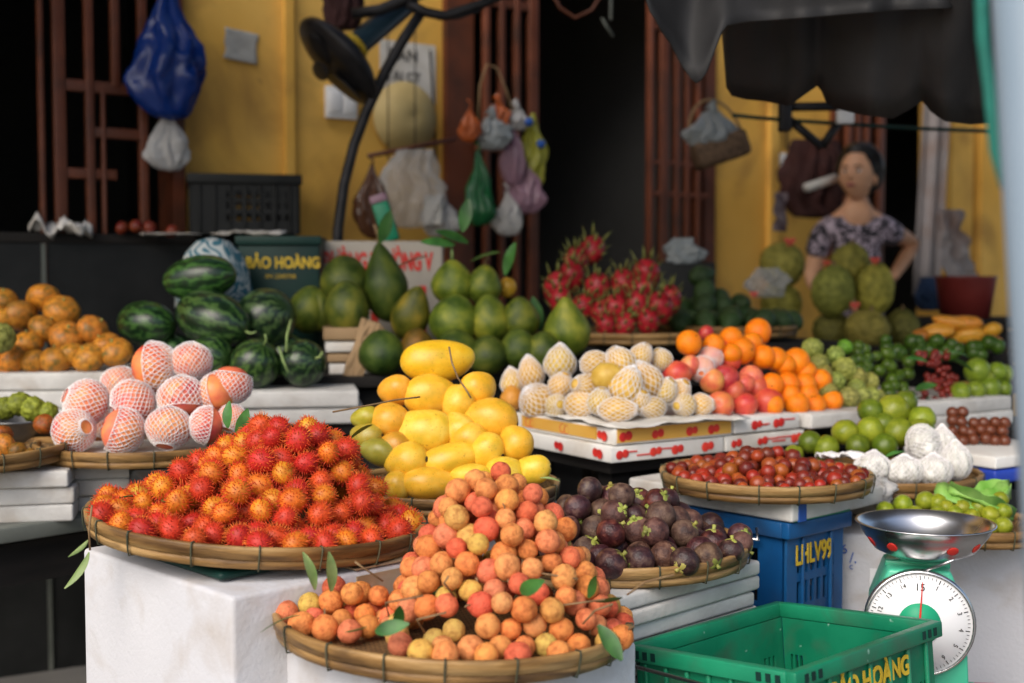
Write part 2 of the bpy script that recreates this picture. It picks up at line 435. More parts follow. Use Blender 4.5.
def child(par, name, me, loc=(0, 0, 0), rot=None, sc=1.):
    o = put(name, me, par); o.location = loc
    if rot is not None: o.rotation_mode = 'QUATERNION'; o.rotation_quaternion = rot
    o.scale = (sc,) * 3 if isinstance(sc, (int, float)) else sc
    return o
def fruit(name, me, loc, rot, sc, col=None, label=None, cat=None, group=None):
    o = put(name, me); o.location = loc; o.rotation_mode = 'QUATERNION'; o.rotation_quaternion = rot
    o.scale = (sc,) * 3 if isinstance(sc, (int, float)) else sc
    if col: o.color = (*col, 1)
    return tag(o, label, cat, group)
def rq(g=rnd):
    return Quaternion((g.gauss(0, 1), g.gauss(0, 1), g.gauss(0, 1), g.gauss(0, 1))).normalized()
def leaf(loc, direction, me, label, sc=1., roll=0, group=None):
    """a loose leaf pointing along direction"""
    q = Vector((0, 1, 0)).rotation_difference(Vector(direction).normalized()) @ Quaternion((0, 1, 0), roll)
    o = fruit('leaf', me, loc, q, sc, None, label, 'leaf', group)
    return o
# ------------------------------------------------------------------ light
scn.view_settings.view_transform = 'Standard'; scn.view_settings.look = 'None'
scn.view_settings.exposure = .5
scn.view_settings.gamma = 1
scn.render.engine = 'CYCLES'
scn.cycles.use_denoising = True
scn.cycles.max_bounces = 8
w = bpy.data.worlds.new('World'); scn.world = w; w.use_nodes = True
SUN_EL, SUN_AZ = 40, 208
sky = w.node_tree.nodes.new('ShaderNodeTexSky'); sky.sky_type = 'NISHITA'; sky.sun_disc = False
sky.sun_elevation = R(SUN_EL); sky.sun_rotation = R(SUN_AZ); sky.dust_density = 3
w.node_tree.links.new(sky.outputs[0], w.node_tree.nodes['Background'].inputs[0])
w.node_tree.nodes['Background'].inputs[1].default_value = .13
sl = bpy.data.lights.new('sun', 'SUN'); sl.energy = 1.7; sl.angle = R(45); sl.color = (1, .95, .88)
so = bpy.data.objects.new('sun', sl); COL.objects.link(so)
sd = Vector((math.sin(R(SUN_AZ)) * math.cos(R(SUN_EL)), math.cos(R(SUN_AZ)) * math.cos(R(SUN_EL)), math.sin(R(SUN_EL))))
so.rotation_mode = 'QUATERNION'; so.rotation_quaternion = sd.to_track_quat('Z', 'Y')

# ------------------------------------------------------------------ setting
M['ground'] = pm('concrete_ground', [(.16, .155, .145), (.26, .25, .235)], 3, 8, .8, (40, .4), dirt=((.06, .055, .05), 1.5, .7))
g = MB(); g.add([(-60, -60, 0), (60, -60, 0), (60, 60, 0), (-60, 60, 0)], [(0, 1, 2, 3)], smooth=False)
tag(g.build('ground', M['ground']), kind='structure')

TH = math.atan(.7); CT, ST = math.cos(TH), math.sin(TH)
WO = Vector((0, 4.9, 0))
def W(px, py, off=0.):
    d = ray(px, py); t = (4.9 * CT - off) / (d.y * CT - d.x * ST)
    p = Vector((0, 0, CAMZ)) + d * t
    return Vector((p.x * CT + (p.y - 4.9) * ST, -off, p.z))
def WW(px, py, off=0.):
    l = W(px, py, off); return WO + Vector((l.x * CT - l.y * ST, l.x * ST + l.y * CT, l.z))
M['ywall'] = pm('yellow_plaster', [(.60, .33, .06), (.73, .42, .085), (.78, .48, .12)], 1.6, 8, .8, (18, .15), dirt=((.26, .14, .045), 2.6, .85), speck=((.25, .15, .05), 9, .72), spec=.2)
M['brown'] = pm('brown_paint', [(.085, .026, .013), (.15, .044, .021)], 7, 5, .45, dirt=((.03, .02, .015), 8, .6))
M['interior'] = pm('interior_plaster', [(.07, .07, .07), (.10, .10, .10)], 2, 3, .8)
shop = empty('shop_house', WO, TH, 'yellow plastered shop front with brown metal door grilles and dark doorways', 'building')
def wallbox(px0, px1, z0, z1, th=.2, name='wall', mat='ywall', off=0.):
    a, b = W(px0, 275, off).x, W(px1, 275, off).x
    m = MB(); m.box(((a + b) / 2, -off + th / 2, (z0 + z1) / 2), (b - a, th, z1 - z0)); return m.build(name, M[mat], shop)
ZT = 3.3
wallbox(187, 447, 0, ZT)
wallbox(715, 832, 0, ZT)
wallbox(950, 971, 0, ZT)
wallbox(981, 1150, 0, ZT)
wallbox(-900, -75, 0, ZT)
for a, b in ((-75, 187), (447, 715), (832, 950), (971, 981)): wallbox(a, b, 2.72, ZT, name='lintel')
wallbox(288, 296, 0, ZT, .028, 'pilaster', 'ywall', .03)
wallbox(770, 778, 0, ZT, .028, 'pilaster', 'ywall', .03)
wallbox(447.4, 474, 0, 2.72, .14, 'door_frame', 'brown', .03)
wallbox(704, 714.6, 0, 2.72, .14, 'door_frame', 'brown', .03)
wallbox(175, 186.6, 0, 2.72, .14, 'door_frame', 'brown', .03)
wallbox(832.4, 838, 0, 2.72, .14, 'door_frame', 'brown', .03)
x0, x1 = W(-900, 275).x, W(1150, 275).x
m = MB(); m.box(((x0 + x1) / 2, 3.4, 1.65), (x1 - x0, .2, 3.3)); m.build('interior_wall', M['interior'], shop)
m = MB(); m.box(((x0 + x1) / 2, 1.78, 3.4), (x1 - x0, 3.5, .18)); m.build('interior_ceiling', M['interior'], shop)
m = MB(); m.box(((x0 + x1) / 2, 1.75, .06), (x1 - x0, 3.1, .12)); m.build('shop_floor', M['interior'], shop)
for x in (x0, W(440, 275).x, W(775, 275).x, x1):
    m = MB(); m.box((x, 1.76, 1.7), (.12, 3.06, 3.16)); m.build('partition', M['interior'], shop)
def grille(bars, rails, off=.06):
    gp = None
    for i, (px, wpx, y0, y1) in enumerate(bars):
        a, b = W(px - wpx / 2, 275, off).x, W(px + wpx / 2, 275, off).x
        zt, zb = W(px, y0, off).z, W(px, y1, off).z
        m = MB(); m.box(((a + b) / 2, -off, (zt + zb) / 2), (b - a, .03, zt - zb))
        o = m.build('door_grille' if gp is None else 'bar', M['brown'], gp or shop, .003)
        gp = gp or o
    for (p0, p1, py, hp) in rails:
        a, b = W(p0, 275, off), W(p1, 275, off); zc = W((p0 + p1) / 2, py, off).z; h = hp / F * 4.6
        m = MB(); m.box(((a.x + b.x) / 2, -off, zc), (abs(b.x - a.x), .022, h)); m.build('rail', M['brown'], gp, .003)
T_, B_ = -60, 420
grille([(62, 12, T_, B_), (44, 5, T_, B_), (92, 8, T_, B_), (118, 8, T_, 88), (145, 8, T_, B_), (105, 4, 92, B_)], [(62, 145, 88, 10), (92, 145, 134, 9), (62, 118, 174, 9), (62, 145, -30, 9)])
grille([(486, 5, T_, B_), (501, 5, T_, B_), (516, 5, T_, B_), (532, 9, T_, B_)], [(476, 532, 4, 9), (476, 532, 150, 7)])
grille([(662, 8, T_, B_), (649, 4, T_, B_), (675, 5, T_, B_), (685, 4, T_, B_), (696, 4, T_, B_)], [(650, 706, 164, 6), (650, 706, 195, 6), (650, 706, 30, 6)])
grille([(846, 4, T_, B_), (855, 4, T_, B_), (864, 4, T_, B_), (878, 6, T_, B_)], [(838, 878, 60, 5), (838, 878, 170, 5)])

# unseen tarpaulin above the stalls, its edges shaped to shade the back rows
M['tarp'] = pm('grey_tarpaulin', [(.014, .014, .015), (.026, .026, .028)], 3, 5, .6, (12, .5), dirt=((.05, .048, .048), 3, .4))
M['tarp_light'] = pm('faded_tarpaulin', [(.022, .021, .022), (.04, .038, .039)], 4, 5, .6, (14, .5))
def sheet(name, fn, nu, nv, mat, th=.004, parent=None):
    m = MB(); vs = [fn(i / nu, j / nv) for j in range(nv + 1) for i in range(nu + 1)]
    m.add(vs, [(j * (nu + 1) + i, j * (nu + 1) + i + 1, (j + 1) * (nu + 1) + i + 1, (j + 1) * (nu + 1) + i) for j in range(nv) for i in range(nu)])
    return solid(m.build(name, mat, parent), th)
def rooffn(u, v):
    X = -4.2 + 9.5 * u; Y = 1.5 + (2.35 + .7 * X) * v if X > -1.0 else 1.5 + 1.75 * v  # back edge stops short of the wall to let light onto the plaster
    return (X, max(Y, 1.5), 2.9 + .10 * v + .05 * math.sin(X * 3) * (1 - v))
o = sheet('shade_tarpaulin', rooffn, 60, 8, M['tarp'], .005)
tag(o, 'unseen dark tarpaulin set above all the fruit stalls to shade them', 'awning')

# hanging awning at upper right
aw = empty('awning', (0, 0, 0), 0, 'sagging dark grey canvas awning with torn scalloped edge at upper right', 'awning')
def valance(edge, Yf, name, mat, top=-160, back=0.):
    def ey(x):
        for (a, ya), (b, yb) in zip(edge, edge[1:]):
            if a <= x <= b: return ya + (yb - ya) * (x - a) / max(b - a, 1e-6)
        return edge[-1][1]
    xa, xb = edge[0][0], edge[-1][0]
    def fn(u, v):
        px = xa + (xb - xa) * u; e = ey(px); py = top + (e - top) * v
        Y = Yf(px) + back * (1 - v) + .012 * math.sin(px * .09 + 2.3 * v) * v + .03 * math.sin(px * .021 + 5 * v) + .04 * noise.noise(Vector((px * .03, v * 4, 1)))
        p = P(px, py, Y); return tuple(p)
    return sheet(name, fn, 90, 14, mat, .004, aw)
valance([(640, -30), (648, 8), (655, 18), (662, 32), (672, 45), (680, 62), (690, 78), (697, 84), (705, 76), (714, 52), (724, 26), (745, 22), (800, 18), (900, 10), (1000, 6), (1100, 0)], lambda x: 2.62, 'flap', M['tarp'], -160, .25)
valance([(722, 26), (724, 80), (730, 95), (745, 99), (765, 101), (790, 106), (805, 94), (821, 83), (823, 100), (836, 108), (860, 114), (880, 117), (893, 118), (908, 110), (923, 100), (932, 112), (945, 121), (970, 124), (1000, 122), (1060, 118), (1150, 110)], lambda x: 2.95 - (x - 722) * .0006, 'valance', M['tarp'], -220, -.5)
# awning bracket: arm, brace, horizontal rod
def wtube(parent, name, pts, r, mat, n=8):
    m = MB(); m.tube([tuple(p) for p in pts], r, n); return m.build(name, mat, parent)
M['dark_metal'] = pm('dark_metal', [(.012, .012, .014), (.03, .03, .034)], 20, 3, .45, metal=.4)
br = empty('awning_bracket', (0, 0, 0), 0, 'dark metal awning arm braced against the right yellow wall', 'bracket')
Yb = 3.9
wtube(br, 'arm', [P(786, 107, Yb), P(850, 106, Yb)], .014, M['dark_metal'])
wtube(br, 'brace', [P(790, 120, Yb), P(822, 147, Yb)], .013, M['dark_metal'])
wtube(br, 'brace', [P(822, 147, Yb), P(842, 117, Yb)], .013, M['dark_metal'])
m = MB(); m.box(tuple(P(785, 115, Yb)), (.035, .05, .10)); m.build('clamp', M['dark_metal'], br, .005)
o = MB(); o.box((0, 0, 0), (.05, .03, .04)); o = o.build('terminal_box', M['white_paint'], None, .004); o.location = P(845, 117, Yb - .04); tag(o, 'small white box on the awning bracket arm', 'box')
o = wtube(None, 'washing_line', [P(732, 115, 3.9), P(760, 118, 3.9), P(800, 121, 3.9), P(860, 125, 3.95), P(930, 129, 4.0), P(1010, 132, 4.05)], .006, M['dk_green_plastic']); tag(o, 'taut dark green line strung below the awning at right', 'line')
# pole at the right edge
M['pole'] = pm('pale_blue_paint', [(.13, .175, .22), (.22, .28, .34)], 3, 5, .45, dirt=((.16, .24, .28), 4, .6), stretch=(1, 1, .4))
pt, pb = P(1024, -40, .95), P(1064, 683, .95); dirn = (pb - pt).normalized(); foot = pt + dirn * (pt.z / -dirn.z)
o = wtube(None, 'awning_pole', [pt - dirn * .5, foot], .024, M['pole'], 20); tag(o, 'leaning pale blue metal pole at the right edge of the stall', 'pole')
M['rope'] = pm('teal_rope', [(.01, .12, .09), (.02, .2, .15)], 40, 2, .7)
o = wtube(None, 'rope', [P(980, -30, 1.05), P(983, 40, 1.05), P(990, 90, 1.04), P(996, 150, 1.02), P(1006, 185, 1.0)], .0055, M['rope']); tag(o, 'teal green rope hanging beside the pale blue pole', 'rope')

# ------------------------------------------------------------------ tables, boxes, lids
def frame2(cx, cy, z, rz): return Matrix.Translation((cx, cy, z)) @ Matrix.Rotation(rz, 4, 'Z')
def table(cx, cy, w_, d_, top, rz, label, mat='dark_wood', th=.03):
    r = empty('display_table', (cx, cy, 0), rz, label, 'table')
    m = MB(); m.box((0, 0, top - th / 2), (w_, d_, th)); m.build('tabletop', M[mat], r, .004)
    for a in (-1, 1):
        for b in (-1, 1):
            m = MB(); m.box((a * (w_ / 2 - .05), b * (d_ / 2 - .05), (top - th) / 2), (.05, .05, top - th)); m.build('leg', M['dark_wood'], r)
    for b in (-1, 1):
        m = MB(); m.box((0, b * (d_ / 2 - .05), top - th - .05), (w_ - .16, .02, .08)); m.build('apron', M['dark_wood'], r)
    return r
def slab(cx, cy, ztop, l, w_, h, rz, label, group=None, mat='foam', cat='styrofoam slab', name='styrofoam_slab', bevel=.0055):
    m = MB(); m.box((0, 0, 0), (l, w_, h)); me = m.mesh(name, M[mat], bevel, 3)
    o = put(name, me); o.location = (cx, cy, ztop - h / 2); o.rotation_euler = (0, 0, rz)
    return tag(o, label, cat, group)
ORD = ['', 'top', 'second', 'third', 'fourth', 'fifth', 'lowest']
def stack(n, cx, cy, ztop, l, w_, h, rz, where, group, gap=.001, jit=.012):
    for i in range(n):
        lab = f"{'top' if i == 0 else 'bottom' if i == n - 1 else ORD[i + 1] + ' from top'} white styrofoam lid of the stack {where}"
        slab(cx + rnd.uniform(-jit, jit), cy + rnd.uniform(-jit, jit), ztop - i * (h + gap), l + rnd.uniform(-.008, .004), w_, h, rz + rnd.uniform(-.03, .03), lab, group)
    return ztop - n * (h + gap)
def foambox(cx, cy, top, l, w_, rz, label, h=None):
    h = h or top
    r = empty('styrofoam_box', (cx, cy, top - h), rz, label, 'styrofoam box')
    m = MB()
    t = .035
    m.box((0, 0, h / 2 - .001), (l, w_, h - .002)); m.build('box_body', M['foam_clean'], r, .007, 3)
    return r

# tiers of dark tables under the goods
table(-.98, 2.74, 1.25, .62, .735, R(47), 'weathered grey board table on the left under stacked white lids', 'board')
table(-1.0, 3.35, 1.5, .75, .845, R(8), 'dark display table behind the left side, under watermelons and persimmons')
dR, dL = Vector((.838, .545, 0)), Vector((-.545, .838, 0)); CC = Vector((.209, 2.6, 0)); CR = math.atan2(.545, .838)
q = CC + dR * .42 + dL * .42; table(q.x, q.y, .80, .76, .815, CR, 'dark display table under the cartons of netted fruit')
q = CC + dR * 1.16 + dL * .24; table(q.x, q.y, .62, .60, .815, CR, 'dark display table at right under custard apples and guavas')
table(-.24, 3.62, .95, .70, .945, R(14), 'dark display table in the middle under the green pomelos')
table(.52, 3.95, .85, .55, 1.0, R(18), 'dark display table at the back under dragon fruit and avocados')
table(1.22, 4.55, 1.0, .65, .955, R(30), 'dark display table under the jackfruits in front of the woman')
table(1.42, 3.82, .5, .45, .985, R(30), 'small dark table at far right under yellow mangoes')

# box with the rambutans
a_, b_ = Vector((-.68, .73, 0)), Vector((.73, .68, 0))
foambox(-.36, 1.985, .776, .45, .43, math.atan2(.70, .715), 'large dirty white styrofoam box under the rambutan tray')
slab(-.392, 1.998, .790, .37, .35, .013, math.atan2(.70, .715), 'dark green plastic board between rambutan tray and white box', None, 'dk_green_plastic', 'board', 'plastic_board', .008)
foambox(-.08, 1.76, .692, .36, .36, R(45), 'clean white styrofoam box under the lychee tray at the front')
# mango supports (hidden mostly)
foambox(-.12, 2.42, .785, .34, .30, R(20), 'white styrofoam box hidden under the yellow mango tray')
zb = stack(5, .175, 2.165, .714, .37, .345, .0245, R(45), 'under the mangosteen tray', 'lids stacked under the mangosteen tray', .0028, .010)
foambox(.175, 2.165, zb, .36, .33, R(45), 'white styrofoam box at the bottom under the mangosteen lids')
# left stacks
zb = stack(3, -.755, 2.665, .832, .30, .28, .0325, R(14), 'under the netted apple tray', 'lids stacked under the netted apple tray')
zb = stack(3, -1.005, 2.50, .832, .30, .24, .0325, R(12), 'at the far left on the grey board table', 'lids stacked at the far left')
o = slab(-.60, 2.44, .83, .24, .16, .085, R(25), 'black plastic box between the lid stack and the rambutans', None, 'black_plastic', 'box', 'plastic_box', .006)
# persimmon and watermelon slabs
for i in range(3): slab(-1.13 + .01 * i, 3.13, .972 - i * .0425, .66, .32, .041, R(5), f"{('top', 'middle', 'bottom')[i]} long white styrofoam slab under the persimmons", 'slabs under the persimmons')
for i in range(2): slab(-.64 + .012 * i, 3.16 + .01 * i, .926 - i * .041, .50, .34, .040, R(10), f"{('upper', 'lower')[i]} white styrofoam slab under the watermelons", 'slabs under the watermelons')
# white slab + blue crate below the berry tray
slab(.481, 2.53, .790, .30, .40, .036, R(42), 'white styrofoam slab with blue tape under the red berry tray')
o = bpy.data.objects[-1] if False else None

# ------------------------------------------------------------------ bamboo trays
def tray_meshes(r):
    m = MB()
    n = 56
    m.lathe([(0.001, -.020), (r * .5, -.0205), (r * .9, -.018), (r - .006, -.006)], n)
    base = m.mesh('woven_base', M['weave'])
    m = MB(); m.lathe([(r - .009, -.0150), (r - .0005, -.0150), (r + .0015, 0), (r + .0005, .003), (r - .007, .003), (r - .009, 0)], n, closed=True)
    rim = m.mesh('rim', M['bamboo'])
    m = MB(); m.lathe([(r - .016, -.0285), (r - .005, -.0285), (r - .0025, -.0155), (r - .011, -.0155)], n, closed=True)
    hoop = m.mesh('hoop', M['bamboo'])
    m = MB(); m.tube([(-.0055, -.003, -.018), (-.009, 0, -.006), (-.006, 0, .0045), (.002, 0, .0045), (.0032, 0, -.002), (.001, 0, -.018), (-.002, 0, -.030), (-.012, 0, -.030)], .0014, 5)
    return base, rim, hoop, m.mesh('binding', M['tie'])
TR = {}
def tray(loc, r, label, rx=0., ry=0., n=18, rz=0.):
    t = empty('bamboo_tray', loc, 0, label, 'tray'); t.rotation_euler = (rx, ry, rz)
    if r not in TR: TR[r] = tray_meshes(r)
    base, rim, hoop, tie = TR[r]
    put('woven_base', base, t); rm = put('rim', rim, t); put('hoop', hoop, t)
    for k in range(n):
        a = 2 * math.pi * (k + rnd.uniform(-.12, .12)) / n
        o = put('binding', tie, rm); o.location = (r * math.cos(a), r * math.sin(a), 0); o.rotation_euler = (0, 0, a)
    return t
T_RAMB = tray((-.398, 2.0, .826), .262, 'large round bamboo tray heaped with rambutans', 0, R(4.4), 18)
T_LYCH = tray((-.083, 1.78, .727), .25, 'round bamboo tray heaped with lychees, nearest the camera', 0, R(2.6), 18, .2)
T_MANG = tray((-.118, 2.36, .816), .205, 'round bamboo tray under the yellow mangoes', 0, 0, 16, .1)
T_MST = tray((.20, 2.15, .746), .20, 'round bamboo tray of mangosteens on white lids', 0, R(-1.5), 16, .15)
T_PEACH = tray((-.755, 2.62, .861), .217, 'round bamboo tray of netted apples on the left', 0, 0, 16)
T_LEFT = tray((-1.03, 2.45, .862), .17, 'bamboo tray at the left edge holding orange and brown fruit', 0, R(-4), 14)
T_BERRY = tray((.49, 2.46, .820), .202, 'round bamboo tray of small red berries', 0, 0, 16, .1)
T_GARL = tray((.795, 2.72, .783), .20, 'round bamboo tray of green fruit and netted garlic', 0, 0, 16)
T_LIME = tray((.885, 2.44, .728), .135, 'small bamboo tray of green limes behind the scale', 0, 0, 14)
foambox(.835, 2.66, .698, .40, .42, R(-8), 'white styrofoam box with blue writing behind the green scale')
slab(.83, 2.75, .752, .28, .22, .053, R(-8), 'thick white styrofoam slab under the garlic tray')
T_DRAG = tray((.34, 3.76, 1.035), .24, 'wide bamboo tray under the dragon fruit', 0, 0, 16)
T_AVO = tray((.66, 3.95, 1.045), .22, 'bamboo tray under the dark green avocados', 0, 0, 14)
# ------------------------------------------------------------------ heaps
def mound(t, cu, cv, rad, h, pu=0, pv=0, ex=.9, base=-.017):
    """height above tray plane: cone-like with shifted peak, inside the disc (cu, cv, rad) of tray t"""
    def f(u, v):
        du, dv = u - pu, v - pv
        L = math.hypot(du, dv)
        if L < 1e-6: return base + h
        du /= L; dv /= L
        ox, oy = pu - cu, pv - cv
        b = ox * du + oy * dv; c = ox * ox + oy * oy - rad * rad
        D = b * b - c
        if D <= 0: return None
        D = -b + math.sqrt(D)
        if L > D: return None
        return base + h * (1 - (L / D) ** ex) if h else base
    return f
def pack(f, rad, N, seed, bbox, floor=-.017, layers=2, dens=.95):
    """drop balls one by one into the lowest free pocket until they fill the shape under the surface f"""
    g = np.random.default_rng(seed)
    uv = np.column_stack((g.uniform(bbox[0], bbox[1], 5000), g.uniform(bbox[2], bbox[3], 5000)))
    hs = [f(u, v) for u, v in uv]
    ok = np.array([h is not None for h in hs]); uv = uv[ok]; hs = np.array([h for h in hs if h is not None])
    rest = np.full(len(uv), floor + rad); lim = np.maximum(floor + rad + 1e-6, hs - .55 * rad); D2 = (2 * rad * dens) ** 2
    out = []
    while len(out) < N:
        sc_ = np.where(rest <= lim, rest + g.uniform(0, .35 * rad, len(rest)), 9.)
        j = int(np.argmin(sc_))
        if sc_[j] > 5: break
        p = np.array((uv[j, 0], uv[j, 1], rest[j])); out.append((p, hs[j]))
        d2 = np.sum((uv - p[:2]) ** 2, 1); m = d2 < D2
        rest[m] = np.maximum(rest[m], p[2] + np.sqrt(D2 - d2[m]))
    return [(Vector(p), 0) for p, h in out if h - p[2] < 3.3 * rad]
def region(u, v, f, cu, R_):
    side = 'left' if u < cu - R_ * .3 else 'right' if u > cu + R_ * .3 else 'middle'
    return side
M_of = lambda t: Matrix.Translation(t.location) @ t.rotation_euler.to_matrix().to_4x4()
def jit(c, s, g): return tuple(max(.02, min(1.3, k * (1 + g.uniform(-s, s)))) for k in c)

# rambutans ------------------------------------------------
g = random.Random(11)
fR = mound(T_RAMB, .0, .0, .243, .182, .050, .045, 1.4)
mt = M_of(T_RAMB)
pts = pack(fR, .0195, 420, 3, (-.26, .26, -.26, .26), dens=.97)
RC = {'red': [(.62, .05, .014), (.68, .09, .018), (.56, .03, .014)], 'orange': [(.76, .22, .018), (.78, .29, .02)], 'yellow': [(.78, .42, .035), (.76, .46, .05)]}
for p, ly in pts:
    k = g.choices(['red', 'orange', 'yellow'], [.62, .32, .06])[0]
    lev = 'low' if p.z < .035 else 'half-way up' if p.z < .10 else 'near the top'
    side = 'left' if p.x < -.06 else 'right' if p.x > .10 else 'middle'
    fruit('rambutan', g.choice(RAMB), mt @ p, rq(g), g.uniform(.90, 1.12), jit(g.choice(RC[k]), .1, g),
          f'hairy {k} rambutan {lev} on the {side} of the rambutan heap', 'rambutan', 'rambutans heaped on the large tray')
for x, y, d in ((228, 428, (-.1, -.1, 1)), (238, 440, (.3, -.2, .9)), (192, 505, (-.4, -.5, .25)), (140, 497, (-.9, -.2, .2)), (166, 512, (-.3, -.6, -.2)), (210, 520, (.4, -.7, -.3)), (290, 478, (.5, -.6, .0))):
    leaf(P(x, y, 1.90 + (530 - y) * .0018), d, g.choice(LEAF), 'green leaf tucked among the hairy rambutans', .6, g.uniform(-.6, .6), 'leaves among the rambutans')
# stem with pale leaves hanging from the tray's left
o = wtube(None, 'hanging_twig', [P(92, 505, 1.84), P(89, 530, 1.83), P(90, 550, 1.84)], .0016, M['twig']); tag(o, 'thin twig with narrow pale leaves hanging off the rambutan tray', 'twig')
for p0, p1 in (((88, 540), (76, 556)), ((89, 552), (76, 588))):
    a, b = P(*p0, 1.835), P(*p1, 1.835); m = LEAFP; q = Vector((0, 1, 0)).rotation_difference((b - a).normalized()) @ Quaternion((0, 1, 0), .9)
    l = put('leaf', m, o); l.location = a; l.rotation_mode = 'QUATERNION'; l.rotation_quaternion = q; l.scale = ((b - a).length / .085 * .7, (b - a).length / .085, 1)

# lychees --------------------------------------------------
g = random.Random(5)
mt = M_of(T_LYCH)
LC = {'rosy': [(.86, .22, .11), (.80, .16, .08), (.86, .27, .13)], 'orange': [(.88, .35, .10), (.84, .29, .08), (.88, .39, .13)], 'yellowish': [(.76, .46, .12), (.70, .46, .12)]}
fA = mound(T_LYCH, .070, -.035, .174, .228, .045, .01, 1.8)
fB = mound(T_LYCH, -.148, -.01, .090, .075, -.140, .01, 1.8)
fD = mound(T_LYCH, .0, -.125, .10, .06, .02, -.10, 1.)
def mx(*fs):
    def f(u, v):
        h = [k(u, v) for k in fs]; h = [k for k in h if k is not None]; return max(h) if h else None
    return f
pts = pack(mx(fA, fD), .0157, 620, 8, (-.12, .24, -.23, .2), dens=.95) 
pts2 = pack(fB, .0172, 60, 9, (-.24, -.05, -.1, .12), dens=.95)
for src, pl in ((0, pts), (1, pts2)):
    for p, ly in pl:
        k = g.choices(['rosy', 'orange', 'yellowish'], [.34, .58, .08])[0]
        lev = 'low' if p.z < .04 else 'half-way up' if p.z < .10 else 'near the top'
        side = 'left' if p.x < .02 else 'right' if p.x > .12 else 'middle'
        lab = f'{k} lychee {lev} on the {side} of the big lychee heap' if not src else f'{k} lychee in the small cluster at the left of the lychee tray'
        o = fruit('lychee', g.choice(LYCH), mt @ p, rq(g), g.uniform(.68, .87), jit(g.choice(LC[k]), .09, g), lab, 'lychee', 'lychees heaped on the front tray')
        if g.random() < .25: child(o, 'stem', STEM, (0, 0, .019))
for x, y, Y, d, k in ((315, 590, 1.72, (-.15, .1, 1), 1), (331, 592, 1.72, (.1, .0, 1), 1), (300, 615, 1.64, (-1, -.1, -.15), 1), (345, 632, 1.58, (.6, -.4, .1), 0), (375, 632, 1.58, (.7, -.4, .35), 0), (398, 628, 1.6, (.1, -.3, 1), 0), (410, 590, 1.75, (.9, -.1, -.1), 0), (432, 592, 1.72, (.9, -.2, .1), 0), (596, 602, 1.66, (.9, -.5, .1), 0), (588, 598, 1.66, (.4, -.3, .9), 0), (598, 625, 1.62, (.5, -.4, -.6), 0), (520, 592, 1.6, (.3, -.6, .3), 0)):
    leaf(P(x, y, Y), d, LEAFP if k else g.choice(LEAF), 'pale green lychee leaf on the front tray' if k else 'dark green lychee leaf on the front tray', .62, g.uniform(-.9, .9), 'leaves among the lychees')
for i in range(9):
    a = mt @ Vector((g.uniform(-.12, .2), g.uniform(-.2, -.05), .02 + g.uniform(0, .05)))
    o = wtube(None, 'twig', [a, a + Vector((g.uniform(-.03, .03), -.01, .02)), a + Vector((g.uniform(-.06, .06), -.015, .03))], .0014, M['twig'], 5); tag(o, 'thin brown fruiting twig among the lychees', 'twig', 'twigs among the lychees')

# mangosteens ----------------------------------------------
g = random.Random(21)
mt = M_of(T_MST)
fM = mound(T_MST, 0, 0, .188, .135, -.02, .02, 1.7)
pts = pack(fM, .0232, 190, 4, (-.2, .2, -.2, .2), dens=.95)
MC = {'dark purple': [(.9, .8, .85), (.7, .65, .65)], 'reddish purple': [(1.3, .6, .55), (1.3, .7, .7)], 'dusty brown': [(1.3, 1.3, 1.3), (1.3, 1.3, 1.2)]}
for p, ly in pts:
    k = g.choices(list(MC), [.38, .24, .38])[0]
    side = 'left' if p.x < -.05 else 'right' if p.x > .06 else 'middle'; lev = 'low' if p.z < .05 else 'high'
    ax = Vector((g.gauss(0, .9), g.gauss(-.5, .8), g.gauss(.2, .9))); 
    o = fruit('mangosteen', (MSTB if k == 'dusty brown' else MST)[g.randrange(3)], mt @ p, orient(ax, g.uniform(0, 6)), g.uniform(.74, .95), jit(g.choice(MC[k]), .15, g),
              f'{k} mangosteen {lev} on the {side} of its round tray', 'mangosteen', 'mangosteens heaped on a tray')
    c = child(o, 'calyx', CALYX, (0, 0, .0225), None, .034); c.color = (*jit(g.choice([(.8, .8, .6), (.55, .5, .4), (.7, .75, .45)]), .25, g), 1)

# berries --------------------------------------------------
g = random.Random(31)
mt = M_of(T_BERRY)
fB_ = mound(T_BERRY, 0, .0, .185, .065, 0, .02, 1.5)
pts = pack(fB_, .0138, 300, 6, (-.2, .2, -.2, .2), layers=1, dens=.93)
BC = {'dark red': [(.42, .28, .35), (.32, .18, .22)], 'bright red': [(.8, .32, .35)], 'orange brown': [(.85, 1.0, .5), (.72, .7, .4)]}
for p, ly in pts:
    k = g.choices(list(BC), [.5, .2, .3])[0]
    side = 'left' if p.x < -.06 else 'right' if p.x > .06 else 'middle'
    fruit('red_plum', g.choice(BERRY), mt @ p, rq(g), g.uniform(.011, .0165), jit(g.choice(BC[k]), .15, g), f'{k} little plum on the {side} of the red plum tray', 'plum', 'little plums on the right tray')

